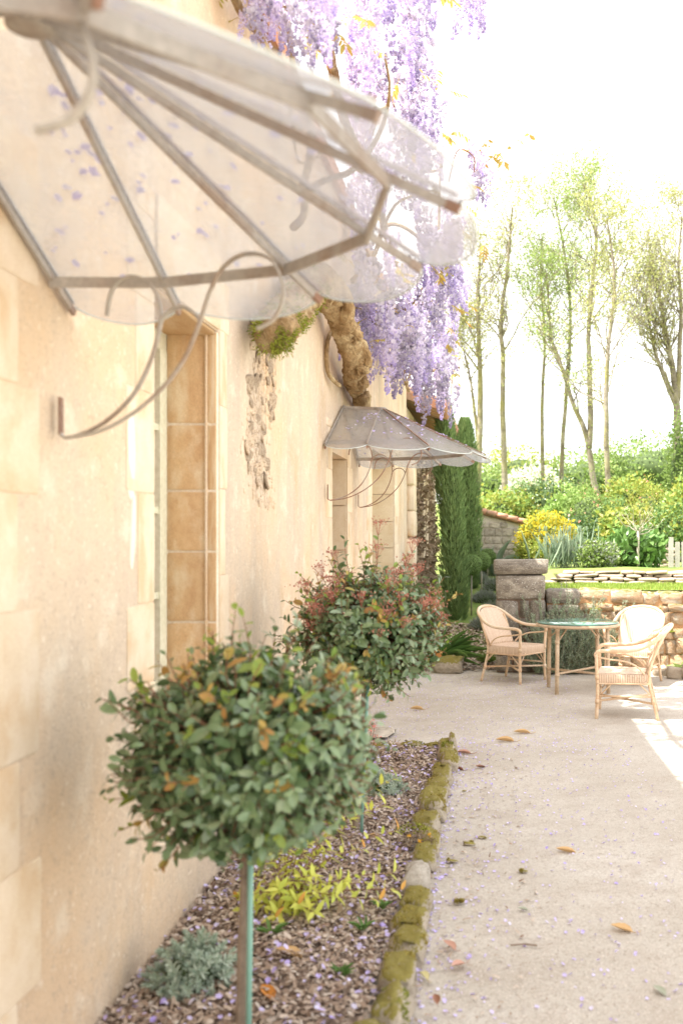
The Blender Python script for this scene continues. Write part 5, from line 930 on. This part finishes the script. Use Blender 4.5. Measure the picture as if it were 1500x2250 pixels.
# ------------------------------------------------------------------ tall spring trees
def tree(stems, lab, seed, leafn=1.0, lm=m_tleaf, name='spring_tree', brn=1.0, lsz=(.05, .10), low=.42):
    """stems: list of polylines (world) with base radius; limbs and twigs grow off them"""
    r_ = np.random.default_rng(seed); base = stems[0][0][0]; r = empty(name, tuple(base)); tag(r, lab, 'tree', 'tall spring trees on the bank'); limbs = MB(); LP = []
    def grow(p, d, L, rad, depth):
        pts = [p]; dd = d / np.linalg.norm(d)
        for q in range(5): dd = dd + r_.normal(size=3) * .20 + (0, 0, .11); dd /= np.linalg.norm(dd); pts.append(pts[-1] + dd * L / 5)
        P = smooth_path(pts, 9 if depth == 0 else 6); limbs.tube(P, np.linspace(rad, rad * .35, len(P)), 5 if depth == 0 else 4, cap=False)
        if depth < 2:
            for q in range(int((5 if depth == 0 else 4))):
                f = r_.uniform(.25, 1); b = np.array([np.interp(f, np.linspace(0, 1, len(P)), P[:, k]) for k in range(3)]); e = dd + r_.normal(size=3) * .65; grow(b, e, L * r_.uniform(.4, .62), rad * .45, depth + 1)
        if depth == 2:
            for q in range(2): e = P[r_.integers(1, len(P))]; u_ = dd + r_.normal(size=3) * .6; limbs.tube([e, e + u_ * L * .35, e + u_ * L * .6 + r_.normal(size=3) * .06], [rad * .4, rad * .3, rad * .2], 3, cap=False); LP.append(e + u_ * L * .6) if r_.random() < .7 * leafn else None
        if depth >= 1:
            m = int(r_.integers(3, 8) * leafn)
            for q in range(m): LP.append(P[r_.integers(2, len(P))] + r_.normal(size=3) * .11)
    for (pl, rad) in stems:
        rad *= .8; P = smooth_path(pl, 40); P[1:-1] += .03 * np.stack([vnoise(P, 1.1, seed + 3), vnoise(P, 1.3, seed + 4), 0 * P[:, 0]], 1)[1:-1]; R = rad * np.linspace(1, .16, 40) ** .8
        mb = MB(); mb.tube(P, R, 9); mb.build('trunk', m_tbark, r); H = len(P)
        for k in range(int(25 * brn)):
            f = low + (1 - low) * r_.random() ** .8; b = np.array([np.interp(f, np.linspace(0, 1, 40), P[:, q]) for q in range(3)]); a = r_.random() * 6.28; d = np.array([math.cos(a) * .75, math.sin(a) * .75, .55 + .5 * f]); grow(b, d, (3.6 - 2.1 * f) * r_.uniform(.6, 1.15), max(.012, np.interp(f, [0, 1], [rad, rad * .2]) * .42), 0)
        for k in range(int(14 * brn * leafn)):                 # epicormic tufts low on the trunk
            f = r_.uniform(.12, low); b = P[int(f * 39)]; LP.extend(b + r_.normal(size=(5, 3)) * .12)
    limbs.build('limbs', m_tbark, r, kind='stuff'); LP = np.array(LP); n = len(LP); mb = MB(); D = unit(n) + (0, 0, -.3); mb.scatter(QUADLEAF, frames(D, unit(n) + (0, 0, .4)), LP, r_.uniform(*lsz, n)); mb.build('crown', lm, r, kind='stuff')
def T(pts, Y): return [at(px, py, Y) for px, py in pts]
YT = 36.0
tree([(T([(1045, 1115), (1052, 980), (1055, 860), (1052, 740), (1050, 640), (1055, 560)], YT), .17), (T([(1052, 990), (1042, 900), (1030, 820), (1010, 740)], YT), .09)], 'forked pale-trunked tree rising just right of the cypress tip', 301, .8, m_tleaf)
tree([(T([(1110, 1110), (1106, 1000), (1103, 880), (1104, 780), (1100, 700), (1112, 600), (1120, 520), (1124, 455)], YT), .15)], 'straight yellowish tree second from the left', 302, .9, m_tleaf)
tree([(T([(1192, 1105), (1191, 980), (1191, 860), (1195, 760), (1192, 680), (1186, 600), (1190, 520)], YT + 1), .10)], 'thin straight tree third from the left', 303, 1.3, m_tleaf2, low=.4)
tree([(T([(1230, 1110), (1234, 1000), (1242, 880), (1250, 760), (1252, 660), (1240, 560), (1225, 480), (1215, 425)], YT + 1), .11)], 'thin pale tree leaning slightly right with fresh green top', 304, 1.5, m_tleaf2, low=.42)
tree([(T([(1320, 1120), (1305, 1060), (1293, 990), (1280, 940), (1255, 880), (1238, 820), (1215, 760), (1205, 690), (1200, 600)], YT - 1), .15), (T([(1293, 985), (1296, 900), (1294, 800), (1292, 720), (1300, 620), (1310, 540), (1300, 450), (1280, 405)], YT - 1), .14)], 'twin-stemmed tree with one stem leaning left in the middle', 305, 1.4, m_tleaf2, low=.38)
tree([(T([(1338, 1170), (1335, 1080), (1331, 980), (1330, 880), (1334, 790), (1340, 720), (1350, 640), (1345, 560), (1330, 480)], YT - 4), .13)], 'knobbly trunk with leafy tufts just right of the twin-stemmed tree', 306, 1.4, m_tleaf, low=.30)
tree([(T([(1490, 1110), (1487, 1000), (1485, 900), (1478, 820), (1468, 760), (1455, 690), (1440, 620), (1430, 560)], YT), .2), (T([(1486, 900), (1462, 840), (1440, 780), (1428, 720), (1415, 640)], YT), .11), (T([(1487, 880), (1492, 780), (1496, 680), (1490, 580), (1498, 480)], YT), .13)], 'many-branched leaning tree at the right edge', 307, .9, m_tleaf, low=.3, brn=1.1)
bush('ivy_column', (at(1497, 1000, 33)[0], 33, 2.2), (.5, .5, 1.9), 'ivy-covered leafy trunk at the right edge of the picture', m_hedge, 2600, (.07, .13), 'ivy', seed=99, amp=.35)

S.render.engine = 'CYCLES'
S.cycles.max_bounces = 8; S.cycles.transparent_max_bounces = 24; S.cycles.caustics_reflective = False; S.cycles.caustics_refractive = False
